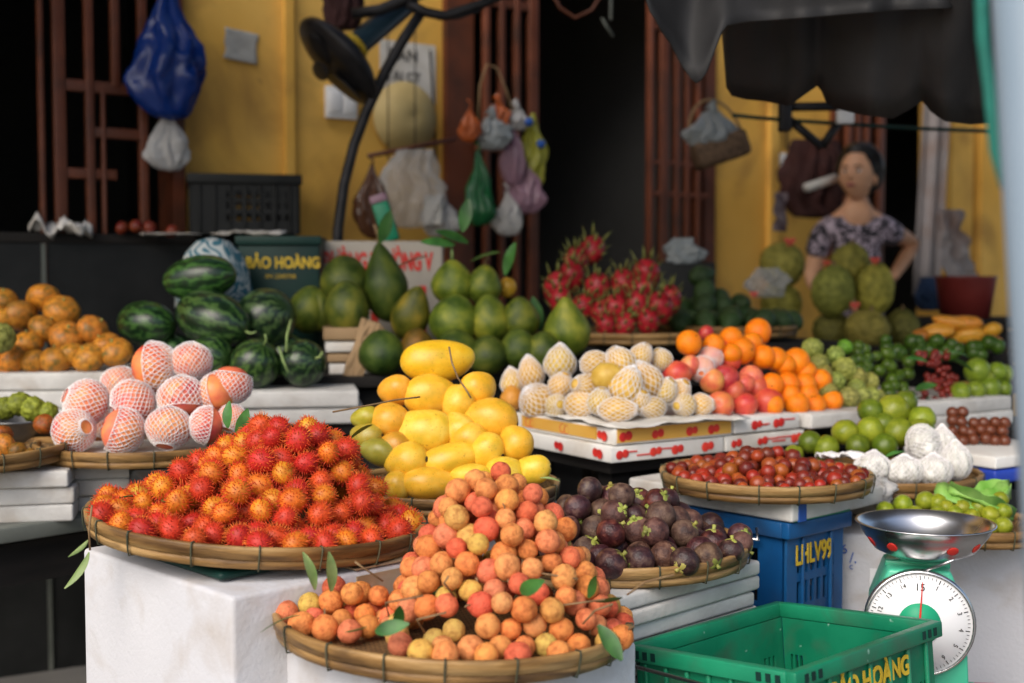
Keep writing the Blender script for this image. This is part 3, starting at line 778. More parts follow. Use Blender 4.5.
# ------------------------------------------------------------------ hand placed heaps
ORDN = ['first', 'second', 'third', 'fourth', 'fifth', 'sixth', 'seventh', 'eighth', 'ninth', 'tenth', 'eleventh', 'twelfth', 'thirteenth']
ROWN = ['bottom row', 'second row', 'third row', 'fourth row', 'fifth row', 'sixth row']
def rowlabels(items, rowh, noun, heap):
    yb = max(i[1] for i in items); rows = {}
    for i in items: rows.setdefault(int((yb - i[1]) / rowh + .5), []).append(i)
    out = {}
    for n_, r in enumerate(sorted(rows)):
        rr = sorted(rows[r], key=lambda i: i[0]); last = n_ == len(rows) - 1
        for k, i in enumerate(rr):
            rn = 'top row' if last and n_ else ROWN[min(n_, 5)]
            pos = ('only' if len(rr) == 1 else 'leftmost' if k == 0 else 'rightmost' if k == len(rr) - 1 else ORDN[k] + ' from left')
            adj = i[4] + ' ' if len(i) > 4 and isinstance(i[4], str) else ''
            out[id(i)] = f'{adj}{noun}, {pos} in {rn} of {heap}'
    return out
def heap(items, Y0, yb, k=.8):
    for i in items:
        Y = Y0 + max(-30, yb - i[1]) * Y0 / F * k
        yield i, P(i[0], i[1], Y), Y / F

# yellow mangoes: px, py, length, thickness, adj, angle in the picture, yaw toward camera
g = random.Random(3)
mg = [(438, 362, 64, 41, 'plump deep yellow', 4, .2), (432, 395, 52, 39, 'yellow', -3, .3), (458, 403, 40, 36, 'yellow', -60, .6), (479, 389, 36, 33, 'round golden', 20, .9), (396, 391, 36, 31, 'orange', 10, .7), (392, 421, 42, 37, 'orange', -20, .7),
      (423, 431, 56, 42, 'pale yellow', -4, .3), (458, 430, 36, 32, 'creamy', -50, .9), (489, 418, 54, 38, 'golden', -6, .3), (516, 443, 37, 34, 'golden', -70, .5), (485, 451, 39, 37, 'spotted', -20, 1.0), (453, 459, 58, 35, 'slender', 14, .3), (407, 461, 46, 39, 'yellow', 10, .8), (430, 483, 52, 34, 'black-spotted', 0, .4), (473, 479, 44, 33, 'pale yellow', -8, .5), (506, 474, 42, 32, 'pale yellow', 0, .5), (532, 470, 36, 27, 'pale yellow', 8, .5), (399, 486, 30, 28, 'shaded', 0, .8), (366, 418, 30, 24, 'greenish', 10, .4), (366, 436, 32, 24, 'olive green', 0, .6), (379, 452, 38, 27, 'green', -15, .4), (395, 446, 34, 28, 'brownish yellow', -15, .6), (468, 440, 42, 34, 'yellow', 10, .5)]
MCOL = {'orange': (1., .8, .9), 'golden': (1, .92, .9), 'round golden': (1, .92, .8), 'greenish': (.55, .72, .9), 'olive green': (.5, .62, 1.), 'green': (.35, .52, .9), 'pale yellow': (1.02, 1.08, 1.7), 'creamy': (1, 1.05, 2.4), 'brownish yellow': (.7, .6, .8), 'shaded': (.9, .85, .9), 'plump deep yellow': (1, .96, .5)}  # 'shaded' puts shade into the mango's tint
lb = rowlabels(mg, 25, 'mango', 'the yellow mango heap')
for i, p, s in heap(mg, 2.27, 484, .75):
    a = R(i[5]); sx = -1 if g.random() < .25 else 1
    ax = Vector((math.cos(a) * sx, -i[6] * .6, math.sin(a) * sx)).normalized()
    me = MANGO[int(max(0, min(3, (i[2] / i[3] - 1.2) * 8)))]
    th = i[3] / 2 * s * 1.1; ln = i[2] / 2 * s / 1.16
    o = fruit('mango', me, p, orient(ax, g.uniform(0, 6)), (th, th, ln), jit(MCOL.get(i[4], (1, 1, 1)), .05, g), lb[id(i)], 'mango', 'yellow mangoes heaped in the middle')
    child(o, 'stem_scar', SCAR, (-.12, 0, 1.26), None, (.15, .15, .14))
o = wtube(None, 'dry_twig', [P(449, 347, 2.26), P(452, 363, 2.235), P(458, 378, 2.24), P(465, 388, 2.24), P(471, 398, 2.235)], .0017, M['twig'], 5); tag(o, 'dry brown twig draped over the top yellow mango', 'twig')
o = wtube(None, 'dry_twig', [P(333, 412, 2.1), P(376, 404, 2.2), P(395, 400, 2.22), P(420, 397, 2.25)], .0016, M['twig'], 5); tag(o, 'long pale twig reaching from the mangoes toward the rambutans', 'twig')
leaf(P(372, 425, 2.2), (-.7, -.4, -.3), LEAF[1], 'dark leaf lying on the greenish mangoes', .6)
leaf(P(540, 478, 2.2), (.9, -.2, .1), LEAFP, 'pale leaf at the right end of the mango tray', .4)

# netted apples: px, py, d, net mode (0 full, 1 half, 2 cap), axis, adj
g = random.Random(41)
pa = [(155, 367, 50, 2, (.9, -.1, .1), 'half-wrapped orange'), (191, 362, 42, 0, (-.2, .3, 1), 'fully netted'), (86, 403, 48, 0, (-.8, -.5, .4), 'fully netted pink'), (133, 402, 46, 0, (.7, .5, .5), 'fully netted pink'), (182, 398, 48, 1, (.1, -.35, -1), 'netted blush'), (217, 393, 40, 2, (-1, .3, -.3), 'bare orange'), (231, 385, 42, 1, (.1, .3, 1), 'netted red'),
      (74, 431, 44, 0, (.9, -.6, .3), 'netted'), (123, 431, 47, 1, (-.9, -.3, .35), 'half-netted orange'), (169, 428, 46, 0, (.1, .6, 1), 'white-netted'), (206, 425, 38, 2, (-.95, -.4, .2), 'red cheeked'), (233, 418, 30, 0, (.3, .5, .8), 'small netted'), (121, 385, 42, 0, (0, .5, .8), 'shaded netted'), (98, 424, 40, 0, (0, .5, .8), 'shaded netted')]
lb = rowlabels(pa, 31, 'apple', 'the netted apple tray')
for i, p, s in heap(pa, 2.50, 432, 1.0):
    if 'shaded' in i[5]: p = P(i[0], i[1], 2.72)
    r = i[2] / 2 * s
    ax = Vector(i[4])
    o = fruit('apple', PEACH[g.randrange(3)], p, orient(ax if i[3] != 2 else -ax, g.uniform(0, 6)), r, jit(((1.02, 1.0, 1.5) if i[3] != 2 else (1, 1, 1)) if 'red' not in i[5] else (1.0, .6, .9), .06, g), None, 'apple', 'netted apples on the left tray')
    o['label'] = lb[id(i)].replace('apple,', 'apple,') if i[5] in lb[id(i)] else f'{i[5]} {lb[id(i)]}'
    child(o, 'foam_net', PNET[i[3]])
m = MB(); m.box((0, 0, 0), (.25, .22, .004)); o = m.build('paper_sheet', M['paper'], None, .001); o.location = (-.755, 2.60, .849); o.rotation_euler = (0, 0, .3); tag(o, 'white paper sheet lining the netted apple tray', 'paper')

# persimmons
g = random.Random(51)
pe = [(44, 298, 33, 0), (62, 311, 35, 0), (20, 316, 33, 0), (44, 329, 31, 0), (67, 337, 35, 0), (93, 330, 33, 0), (28, 344, 31, 0), (14, 360, 33, 0), (56, 360, 33, 0), (89, 358, 33, 0), (116, 352, 33, 0), (3, 300, 28, 0), (-12, 340, 33, 0), (-10, 362, 33, 0), (-8, 318, 33, 0), (106, 346, 30, 0), (35, 362, 28, 0), (2, 322, 30, 0), (72, 355, 28, 0)]
lb = rowlabels(pe, 21, 'mottled orange persimmon', 'the persimmon heap at left')
for i, p, s in heap(pe, 3.03, 362, 1.0):
    ax = Vector((g.gauss(0, .5), g.gauss(-.1, .6), 1))
    o = fruit('persimmon', PERS[g.randrange(3)], p, orient(ax, g.uniform(0, 6)), i[2] / 2 * s * 1.03, jit((1, 1, 1), .12, g), lb[id(i)], 'persimmon', 'persimmons heaped on white slabs')
    child(o, 'calyx', PERSCAL, (0, 0, .70), None, .6).color = (.5, .45, .5, 1)
fruit('custard_apple', CUST[0], P(0, 338, 2.95), rq(g), .034, (1, 1, 1), 'green knobbly custard apple at the left edge beside the persimmons', 'custard apple')

# watermelons: px, py, length, thick, angle, yaw
wm = [(200, 278, 76, 46, 8, .15, 'topmost watermelon, lying across the others'), (213, 319, 84, 56, -18, .45, 'large watermelon with a pale scuffed end'), (147, 324, 62, 46, -5, .3, 'dark watermelon lying at the left of the pile'), (266, 318, 62, 60, 30, .6, 'dark watermelon on the right of the pile beneath the green crate'), (211, 357, 50, 44, 0, .8, 'small watermelon behind the netted apples'), (255, 364, 52, 50, 60, .5, 'watermelon with a yellow ground spot at the front'), (303, 363, 44, 48, 20, .9, 'dark small watermelon with a curly stalk at the right end'), (170, 355, 56, 46, 0, .5, 'shaded watermelon low behind the netted apples'), (283, 356, 50, 46, 0, .3, 'shaded watermelon behind the front two')]
g = random.Random(61)
for (x, y, L, T, an, yaw, lab), Y in zip(wm, (3.25, 3.18, 3.25, 3.25, 3.12, 3.08, 3.10, 3.28, 3.28)):
    a = R(an); ax = Vector((math.cos(a), -yaw, math.sin(a))); s = Y / F
    o = fruit('watermelon', MELON[g.randrange(2)], P(x, y, Y), orient(ax, g.uniform(0, 6)), (T / 2 * s, T / 2 * s, L / 2 * s), jit((1, 1, 1), .2, g), lab, 'watermelon', 'watermelons piled on white slabs')
    if x in (303, 213, 255): child(o, 'stem', stem_mesh(.03, .003, M['leaf_pale']), (0, 0, 1.0), None, (1 / (T / 2 * s), 1 / (T / 2 * s), 1 / (L / 2 * s)))
o = wtube(None, 'melon_stalk', [P(291, 320, 3.1), P(287, 335, 3.06), P(286, 352, 3.04), P(279, 347, 3.04), P(283, 360, 3.03), P(288, 372, 3.03)], .003, M['leaf_pale'], 6); tag(o, 'curly dry pale stalk hanging over the front watermelons', 'stalk')

# pomelos
g = random.Random(71)
po = [(345, 282, 46, 46, 0, 'round dark green pomelo on top at the left, below the red lettering'), (347, 310, 42, 50, 0, 'tall dull green pomelo standing under the top left one'), (385, 285, 42, 74, 2, 'dark pear-shaped pomelo with a thin stalk before the white carton'), (309, 311, 38, 44, 0, 'shaded pomelo standing farthest left beside the watermelons'), (411, 315, 36, 53, 1, 'yellowish olive pomelo standing left of the round one'), (453, 284, 41, 43, 1, 'round pomelo with pale stalk at the top of the right pile'), (454, 322, 46, 48, 0, 'large round pomelo in the centre of the right pile'), (484, 286, 34, 38, 1, 'pomelo at top right of the right pile'), (490, 321, 40, 47, 1, 'pomelo right of the large round one'), (520, 319, 37, 41, 1, 'yellowish pomelo at the right of the middle row'), (382, 354, 44, 42, 0, 'shaded dark pomelo low beside the old carton'), (488, 356, 38, 36, 0, 'shaded pomelo in the low row behind the yellow mangoes'), (519, 350, 36, 38, 0, 'shaded pomelo low at the right behind netted pears'), (456, 352, 42, 40, 0, 'dark pomelo right behind the top yellow mango'), (567, 329, 44, 58, 2, 'big light green pear-shaped pomelo below the dragon fruit'), (543, 352, 34, 36, 0, 'shaded pomelo low beside the big pear-shaped one'), (418, 350, 34, 38, 0, 'reddish dark pomelo behind the top yellow mango'), (320, 312, 30, 40, 0, 'pomelo in deep shade behind the standing ones')]
PC = {4: (1.25, .95, .8), 5: (1.35, 1.3, 1), 6: (1.2, 1.25, 1), 9: (1.25, 1.15, .9), 14: (1.3, 1.35, 1), 7: (1.4, 1.4, 1), 8: (1.2, 1.2, 1), 2: (.5, .65, .7), 10: (.5, .65, .7), 16: (1.3, .6, .6), 11: (.7, .8, .8), 12: (.6, .7, .7), 13: (.5, .65, .7)}  # the shaded pomelos here carry their shade in a darker tint
for n_, (x, y, wd, hh, sh, lab) in enumerate(po):
    Y = 3.45 if n_ in (0, 2, 3, 17) else 3.38 if n_ in (1,) else 3.25 + (355 - y) * .0026
    s = Y / F; me = POML[sh]; hz = {0: 2.12, 1: 2.12, 2: 2.12}[sh]
    ax = Vector((g.gauss(0, .12), g.gauss(-.15, .15), 1))
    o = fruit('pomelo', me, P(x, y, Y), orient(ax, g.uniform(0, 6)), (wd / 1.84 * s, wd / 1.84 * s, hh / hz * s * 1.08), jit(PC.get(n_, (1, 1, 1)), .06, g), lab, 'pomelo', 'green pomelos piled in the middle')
    if n_ in (2, 5, 7): child(o, 'stem', stem_mesh(.045 if n_ != 7 else .02, .0035, M['leaf_pale'] if n_ == 5 else M['twig'], .4), (0, 0, 1.12), None, (1 / (wd / 2 * s), 1 / (wd / 2 * s), 1 / (hh / hz * s)))
fruit('mango', MANGO[0], P(508, 288, 3.5), orient((.1, -.2, 1)), (.024, .024, .024), (.8, .75, .8), 'small orange and green mango standing behind the pomelo pile', 'mango')
for x, y, d in ((455, 245, (-1, -.2, .2)), (468, 243, (-.8, -.2, .4)), (428, 256, (-1, -.3, -.2)), (462, 232, (.2, -.1, 1)), (470, 262, (.6, -.3, .3)), (380, 243, (.3, -.2, .8)), (505, 275, (.2, -.2, .9)), (540, 330, (-.2, -.2, 1))):
    leaf(P(x, y, 3.4), d, LEAF[1], 'green leaf on the pomelo stalks', 1.0, g.uniform(-.6, .6), 'leaves above the pomelos')

# dragon fruit
g = random.Random(81)
dg_ = [(557, 288, 26), (571, 277, 26), (597, 288, 25), (623, 284, 24), (646, 275, 27), (582, 308, 22), (614, 310, 26), (637, 306, 26), (659, 309, 28), (669, 300, 24), (592, 250, 24), (601, 313, 20), (642, 290, 22), (560, 300, 24), (606, 326, 20), (576, 262, 24), (648, 322, 22), (625, 325, 20), (570, 318, 22)]
lb = rowlabels(dg_, 18, 'red dragon fruit', 'the dragon fruit heap')
for i, p, s in heap(dg_, 3.62, 320, 1.1):
    b, sc_ = DRAG[g.randrange(3)]
    o = fruit('dragon_fruit', b, p, orient((g.gauss(0, .25), g.gauss(-.2, .2), 1), g.uniform(0, 6)), i[2] / 2 * s * 1.04, None, lb[id(i)], 'dragon fruit', 'dragon fruit heaped at the back')
    child(o, 'scales', sc_)

# avocados
g = random.Random(91); k = 0
fV = mound(T_AVO, 0, 0, .21, .22, -.08, .05, .8); mt = M_of(T_AVO)
for p, ly in pack(fV, .034, 70, 5, (-.22, .22, -.22, .22), layers=1, dens=.95):
    side = 'left' if p.x < -.06 else 'right' if p.x > .06 else 'middle'
    fruit('avocado', AVO[g.randrange(2)], mt @ p, rq(g), (.034, .034, .042), None, f'dark green avocado on the {side} of the shaded avocado heap', 'avocado', 'avocados heaped in the shade')
# ------------------------------------------------------------------ cartons under the netted fruit
def carton(t0, t1, depth, ztop, h, label, band=None, seed=0, group='printed fruit cartons'):
    """shallow white fruit tray carton whose front runs along dR from t0 to t1"""
    l = t1 - t0; c = CC + dR * ((t0 + t1) / 2) + dL * (depth / 2)
    r = empty('fruit_carton', (c.x, c.y, ztop - h), CR, label, 'carton', group)
    m = MB(); m.box((0, 0, h / 2), (l - .003, depth, h - .001)); m.build('carton_body', M['card'], r, .002)
    g = random.Random(seed)
    if band:
        m = MB(); m.box((l * (band[0] + band[1]) / 2 - l / 2, -depth / 2 - .0005, h * .55), (l * (band[1] - band[0]), .003, h * .8)); m.build('print_band', M['carton_yellow'], r)
        m = MB(); m.box((-l / 2 - .0005, 0, h * .55), (.003, depth * .7, h * .7)); m.build('print_band', M['carton_yellow'], r)
    def cherry(px, side):
        m = MB()
        for k, (dx, dz) in enumerate(((-.008, -.001), (.007, .001))):
            mm = Matrix.Translation((px + dx, -depth / 2 - .0022, h * .5 + dz)) if side == 0 else Matrix.Translation((-l / 2 - .0022, px + dx, h * .5 + dz))
            mm = mm @ (Matrix.Rotation(R(90), 4, 'X') if side == 0 else Matrix.Rotation(R(90), 4, 'Y'))
            rr = h * g.uniform(.24, .32)
            m.lathe([(0.0001, .0004), (rr * .8, .0004), (rr, -.0004)], 10, 0, mm)
        m.build('cherry_print', M['red_ink'], r)
    n = max(1, int(l / .075))
    for k in range(n): cherry(-l / 2 + l * (k + .5 + g.uniform(-.2, .2)) / n, 0)
    for k in range(3): cherry(-depth / 2 + depth * (k + .3) / 3, 1)
    for k in range(3):
        m = MB(); x = g.uniform(-l * .4, l * .3); m.box((x, -depth / 2 - .0008, h * g.uniform(.35, .7)), (g.uniform(.03, .06), .002, .003)); m.build('print_line', M['red_ink'], r)
    return r
zt = .887
carton(0, .325, .40, zt, .036, 'upper white and orange carton with cherry print at the front corner, under netted pears', (.02, .98), 1)
carton(.328, .53, .40, zt, .034, 'upper white carton with cherry print on the right, under the oranges', None, 2)
carton(-.01, .30, .42, zt - .0375, .034, 'lower white carton with cherry print at the front corner', None, 3)
carton(.304, .545, .42, zt - .0375, .034, 'lower white carton with cherry print below the oranges', None, 4)
c = CC + dR * .68 + dL * .13; slab(c.x, c.y, zt - .002, .27, .30, .034, CR, 'white styrofoam slab under the oranges and custard apples')
for i in range(2):
    c = CC + dR * 1.07 + dL * .20; slab(c.x + .006 * i, c.y, zt - i * .037, .46, .40, .036, CR, f"{('upper', 'lower')[i]} white styrofoam slab under guavas and dark berries at right", 'slabs under the guavas')

def ontop(i, Y0, yb, k): return Y0 + max(-30, yb - i[1]) * Y0 / F * k
def linY(px, off=0):
    """depth of the carton front line (moved back by off) at picture column px"""
    kk = (px - 512) / F; c = CC + dL * off
    t = (kk * c.y - c.x) / (dR.x - kk * dR.y)
    return c.y + dR.y * t
# netted pears: px, py, w, h, kind(0 side-lying / 1 upright), adj
g = random.Random(101)
ne = [(560, 363, 33, 36, 1, 'upright netted', (0, -.1, 1)), (531, 374, 27, 36, 1, 'leaning netted', (-.2, -.2, 1)), (536, 400, 37, 35, 1, 'large netted', (-.5, -.5, .6)), (586, 388, 36, 28, 0, 'open-ended netted', (-.7, -.7, .3)), (595, 364, 32, 27, 0, 'square-wrapped netted', (1, -.1, .1)), (606, 377, 34, 30, 0, 'yellow', (.6, -.4, .4)), (621, 363, 34, 30, 0, 'netted', (-.5, -.1, .7)), (626, 388, 36, 44, 1, 'tall netted', (.35, -.25, 1)), (647, 381, 32, 42, 1, 'leaning netted', (-.5, -.2, .9)), (580, 405, 38, 28, 0, 'open-ended netted', (.8, -.75, 0)), (617, 410, 40, 26, 0, 'long netted', (1, -.3, .05)), (652, 408, 34, 23, 0, 'open-ended netted', (-.9, -.6, 0)), (684, 405, 26, 24, 0, 'open-ended netted', (-.7, -.8, 0)), (701, 405, 25, 24, 0, 'netted', (.9, -.3, .1)), (679, 391, 26, 24, 0, 'netted', (.4, -.4, .6)), (557, 406, 24, 24, 0, 'small netted', (.2, -.9, .2)), (664, 391, 26, 26, 0, 'netted', (.5, -.3, .7)), (561, 386, 28, 26, 0, 'netted', (.3, -.3, .8)), (513, 383, 26, 30, 1, 'shaded netted', (-.2, -.1, 1)), (512, 399, 26, 24, 0, 'bare orange yellow', (0, -.1, 1)), (641, 356, 26, 24, 0, 'shaded netted', (.4, -.2, .7)), (662, 360, 24, 22, 0, 'shaded netted', (-.4, -.2, .7)), (600, 402, 28, 26, 0, 'netted', (.1, -.2, .9)), (640, 402, 26, 24, 0, 'netted', (.2, -.4, .7))]
lb = rowlabels(ne, 20, 'pear', 'the netted pear heap')
for i in ne:
    base = linY(i[0], .05) if i[0] > 615 else 2.6 + (615 - i[0]) * .0024 + .05
    Y = ontop(i, base, 412, 1.0); p = P(i[0], i[1], Y); s = Y / F
    kq = i[4]; wv, hv = i[2] / 2 * s, i[3] / 2 * s
    if i[4] == 1: sc3 = (wv, wv, hv / 1.08)
    else: sc3 = (hv, hv, max(hv, wv / 1.08))
    bare = 'bare' in i[5] or i[5] == 'yellow'
    o = fruit('pear', PEAR[kq], p, orient(i[6], g.uniform(0, 6)), sc3, (1, .7, .6) if 'orange' in i[5] else jit((1, 1, 1), .06, g), None, 'pear', 'netted pears on printed cartons')
    o['label'] = f'{i[5]} {lb[id(i)]}' if not lb[id(i)].startswith(i[5]) else lb[id(i)]
    if not bare: child(o, 'foam_net', QNET[kq])
    if i[0] == 560: child(o, 'stem', stem_mesh(.25, .05), (0, 0, 1.1))
# white paper sheets and loose nets on the cartons
def crumple(name, loc, w_, d_, seed, mat, label, cat, amp=.02, rz=0, nx=14):
    m = MB(); vs = []
    for j in range(nx + 1):
        for i in range(nx + 1):
            u, v = i / nx - .5, j / nx - .5
            vs.append((u * w_ + .1 * w_ * noise.noise(Vector((u * 3, v * 3, seed))), v * d_, amp * (noise.noise(Vector((u * 5, v * 5, seed * 3.3))) + .5 * noise.noise(Vector((u * 12, v * 12, seed))))))
    m.add(vs, [(j * (nx + 1) + i, j * (nx + 1) + i + 1, (j + 1) * (nx + 1) + i + 1, (j + 1) * (nx + 1) + i) for j in range(nx) for i in range(nx)])
    o = solid(m.build(name, mat), .0015); o.location = loc; o.rotation_euler = (0, 0, rz); return tag(o, label, cat)
c = CC + dR * .17 + dL * .11; crumple('paper_sheet', (c.x, c.y, zt + .006), .36, .28, 2, M['paper'], 'crumpled white paper under the netted pears', 'paper', .010, CR)

# apples / peaches beside the oranges
ap = [(677, 374, 29, 'red'), (702, 369, 26, 'net-ringed'), (725, 379, 29, 'dark red'), (712, 381, 26, 'yellow'), (744, 385, 23, 'pale red'), (751, 378, 26, 'pale'), (720, 405, 28, 'orange red'), (745, 405, 26, 'red'), (768, 402, 31, 'large red'), (730, 361, 22, 'red'), (711, 358, 24, 'blush'), (706, 333, 16, 'dark red'), (722, 349, 18, 'red'), (690, 366, 22, 'pale'), (758, 388, 24, 'shaded red'), (735, 392, 24, 'shaded red')]
AC = {'red': (.85, .35, .6), 'dark red': (.62, .22, .5), 'yellow': (1, 1.2, 1), 'pale': (1, 1, 1.6), 'pale red': (.95, .6, 1), 'orange red': (.95, .7, .8), 'large red': (.75, .33, .5), 'blush': (1, .8, 1), 'net-ringed': (1, .9, 1), 'shaded red': (.7, .4, .6)}  # 'shaded red' has its shade mixed into the colour
lb = rowlabels(ap, 22, 'apple', 'the red apple heap')
for i in ap:
    Y = ontop(i, linY(i[0], .06), 408, 1.0); p = P(i[0], i[1], Y); r = i[2] / 2 * Y / F * 1.02
    o = fruit('apple', PEACH[g.randrange(3)], p, rq(g), r, jit(AC[i[3]], .05, g), f'{i[3]} {lb[id(i)]}', 'apple', 'red apples beside the oranges')
    if i[3] in ('net-ringed', 'blush'): o.rotation_quaternion = orient((.2, 1, .3)); child(o, 'foam_net', PNET[1])
og = [(689, 343, 26, ''), (742, 351, 27, ''), (763, 357, 25, ''), (796, 362, 28, 'large'), (772, 385, 24, ''), (788, 384, 24, ''), (805, 385, 24, ''), (820, 381, 24, ''), (797, 405, 25, ''), (815, 405, 22, ''), (832, 401, 22, ''), (775, 359, 24, ''), (758, 332, 27, 'large'), (731, 338, 23, ''), (774, 405, 20, ''), (785, 365, 22, 'shaded'), (731, 354, 22, ''), (806, 372, 22, 'shaded'), (752, 343, 22, 'shaded'), (714, 345, 22, ''), (790, 395, 22, ''), (808, 395, 22, '')]
lb = rowlabels(og, 20, 'bright orange', 'the orange heap')
for i in og:
    Y = ontop(i, linY(i[0], .05), 404, 1.0); p = P(i[0], i[1], Y); r = i[2] / 2 * Y / F * 1.03
    o = fruit('orange', ORNG[g.randrange(3)], p, rq(g), r, jit((1, 1, 1), .05, g), (i[3] + ' ' + lb[id(i)]).strip(), 'orange', 'oranges heaped right of the apples')
    child(o, 'stem_scar', SCAR, (0, 0, .93), None, .07)
cu = [(812, 349, 21, ''), (819, 364, 19, ''), (835, 355, 18, ''), (844, 369, 24, 'large'), (835, 382, 20, ''), (857, 378, 20, ''), (870, 382, 18, ''), (848, 398, 22, ''), (861, 396, 19, ''), (871, 396, 17, ''), (845, 347, 15, 'green'), (879, 396, 13, 'small'), (828, 392, 20, ''), (824, 374, 18, ''), (856, 388, 18, '')]
lb = rowlabels(cu, 17, 'custard apple', 'the custard apple heap')
for i in cu:
    Y = ontop(i, linY(i[0], .06), 398, 1.0); p = P(i[0], i[1], Y); r = i[2] / 2 * Y / F * 1.03
    fruit('custard_apple', CUST[g.randrange(3)], p, rq(g), r, (.35, .8, .25) if i[3] == 'green' else jit((1, 1, 1), .12, g), (i[3] + ' pale green ' + lb[id(i)]).strip() if i[3] != 'green' else 'small green ' + lb[id(i)], 'custard apple', 'custard apples heaped right of the oranges')
for n_ in range(46):
    px = g.uniform(852, 918); py = g.uniform(345, 398)
    if py < 345 + (px - 852) * .35 - 4 or (px < 874 and py > 372) : continue
    i = (px, py); Y = ontop(i, linY(px, .08), 400, 1.0)
    fruit('lime', GRNF[g.randrange(3)], P(px, py, Y), rq(g), g.uniform(5.5, 7) * Y / F, (.26, .36, .25), 'small dark green lime between custard apples and dark red berries', 'lime', 'small dark limes at right')
for n_ in range(55):
    px = g.gauss(938, 10); py = g.uniform(352, 402)
    px += (378 - py) * -.25; Y = ontop((px, py), linY(px, .06), 402, .9)
    fruit('cherry', BERRY[g.randrange(3)], P(px, py, Y), rq(g), g.uniform(3.2, 4.2) * Y / F, (.42, .16, .2), 'tiny dark red berry in the bunch beside the guavas', 'berry', 'dark red berries in a bunch')
gu = [(977, 371, 26, 'large mottled'), (997, 372, 20, ''), (961, 392, 19, ''), (976, 390, 18, ''), (990, 388, 22, ''), (1004, 389, 18, ''), (985, 378, 18, 'shaded'), (1006, 374, 18, '')]
lb = rowlabels(gu, 17, 'green guava', 'the guava heap at right')
for i in gu:
    Y = ontop(i, linY(i[0], .05), 394, 1.0); fruit('guava', GRNF[g.randrange(3)], P(i[0], i[1], Y), rq(g), i[2] / 2 * Y / F * 1.04, jit((.8, .85, .7), .08, g), (i[3] + ' ' + lb[id(i)]).strip(), 'guava', 'green guavas at right')
for x, y, d in ((945, 352, (.8, -.2, .1)), (928, 362, (-.6, -.2, .3)), (952, 360, (.9, -.3, -.2)), (915, 390, (.3, -.5, .3)), (905, 400, (.9, -.3, 0)), (930, 398, (-.9, -.3, 0))): leaf(P(x, y, linY(x, .06)), d, LEAF[0], 'green leaf among the dark berries at right', .8, g.uniform(-.6, .6), 'leaves among the dark berries')

# green fruit + garlic on the right tray
gf = [(893, 410, 32, ''), (898, 432, 31, ''), (870, 431, 27, 'oval'), (845, 432, 26, ''), (826, 448, 26, ''), (810, 442, 23, 'dull'), (794, 454, 19, 'small'), (922, 419, 27, ''), (921, 432, 28, ''), (871, 411, 26, 'dull'), (905, 402, 24, 'shaded'), (884, 424, 24, 'shaded'), (858, 446, 24, 'shaded'), (885, 446, 26, 'shaded')]
lb = rowlabels(gf, 16, 'green fruit', 'the heap behind the garlic')
for i in gf:
    Y = ontop(i, 2.69, 452, .9); fruit('green_apple', GRNF[1 if i[3] == 'oval' else 0], P(i[0], i[1], Y), orient((g.gauss(0, .4), g.gauss(-.3, .4), 1)), i[2] / 2 * Y / F * 1.04, jit((1.0, .90, .6) if not i[3] in ('dull', 'shaded') else (.55, .58, .45), .06, g), (i[3] + ' round ' + lb[id(i)]).strip(), 'green fruit', 'green fruit heaped behind the garlic')  # shaded ones get their shade through the darker tint
def garlic_mesh(seed):
    def prof(t):
        r, z = sph(t); 
        if z > .55: r = r * (1 - .55 * (z - .55) / .45) + .06; z = z + (z - .55) * .45
        return (r if 0 < t < 1 else 0), z * .85
    def fn(p, t, a): return Vector((p.x * (1 + .07 * math.cos(9 * a + seed)), p.y * (1 + .07 * math.cos(9 * a + seed)), p.z)) * (1 + .12 * noise.noise(p * 2 + Vector((seed, 0, 0))))
    return bodymesh('garlic_bag', M['garlic'], prof, 20, 40, 1., 0, 1, seed, None, fn), net_mesh(lambda t: prof(t), 24, 15, .02, .95, .016, grow=1.05)
GARL = [garlic_mesh(s) for s in (1, 2)]
ga = [(873, 467, 36, 30, 'small netted garlic bag lowest at the left of the garlic'), (905, 471, 38, 30, 'netted garlic bag in the middle of the bottom row'), (925, 447, 46, 38, 'largest white garlic bag lying on top of the others'), (934, 471, 36, 32, 'white garlic bag at the bottom beside the rightmost'), (956, 462, 30, 40, 'tall white garlic bag at the right end'), (942, 447, 28, 40, 'white garlic bag with upright knot at the back')]
for n_, (x, y, wd, hh, lab) in enumerate(ga):
    Y = 2.56 + (472 - y) * .0025; s = Y / F; b, nt = GARL[n_ % 2]
    o = fruit('garlic_bag', b, P(x, y, Y), orient((.9, -.2, .4) if n_ == 2 else (g.gauss(0, .15), -.05, 1), g.uniform(0, 6)), (wd / 2 * s, wd / 2 * s, hh / 1.9 * s), None, lab, 'garlic bag', 'netted garlic bags')
    child(o, 'net', nt)
leaf(P(905, 452, 2.6), (-.9, -.2, .1), LEAF[0], 'dark green leaf between garlic and green fruit', .6)
c = P(840, 455, 2.60); crumple('net_scrap', c, .09, .05, 4, M['net'], 'flat scrap of white foam net beside the garlic', 'foam net', .012, .2)
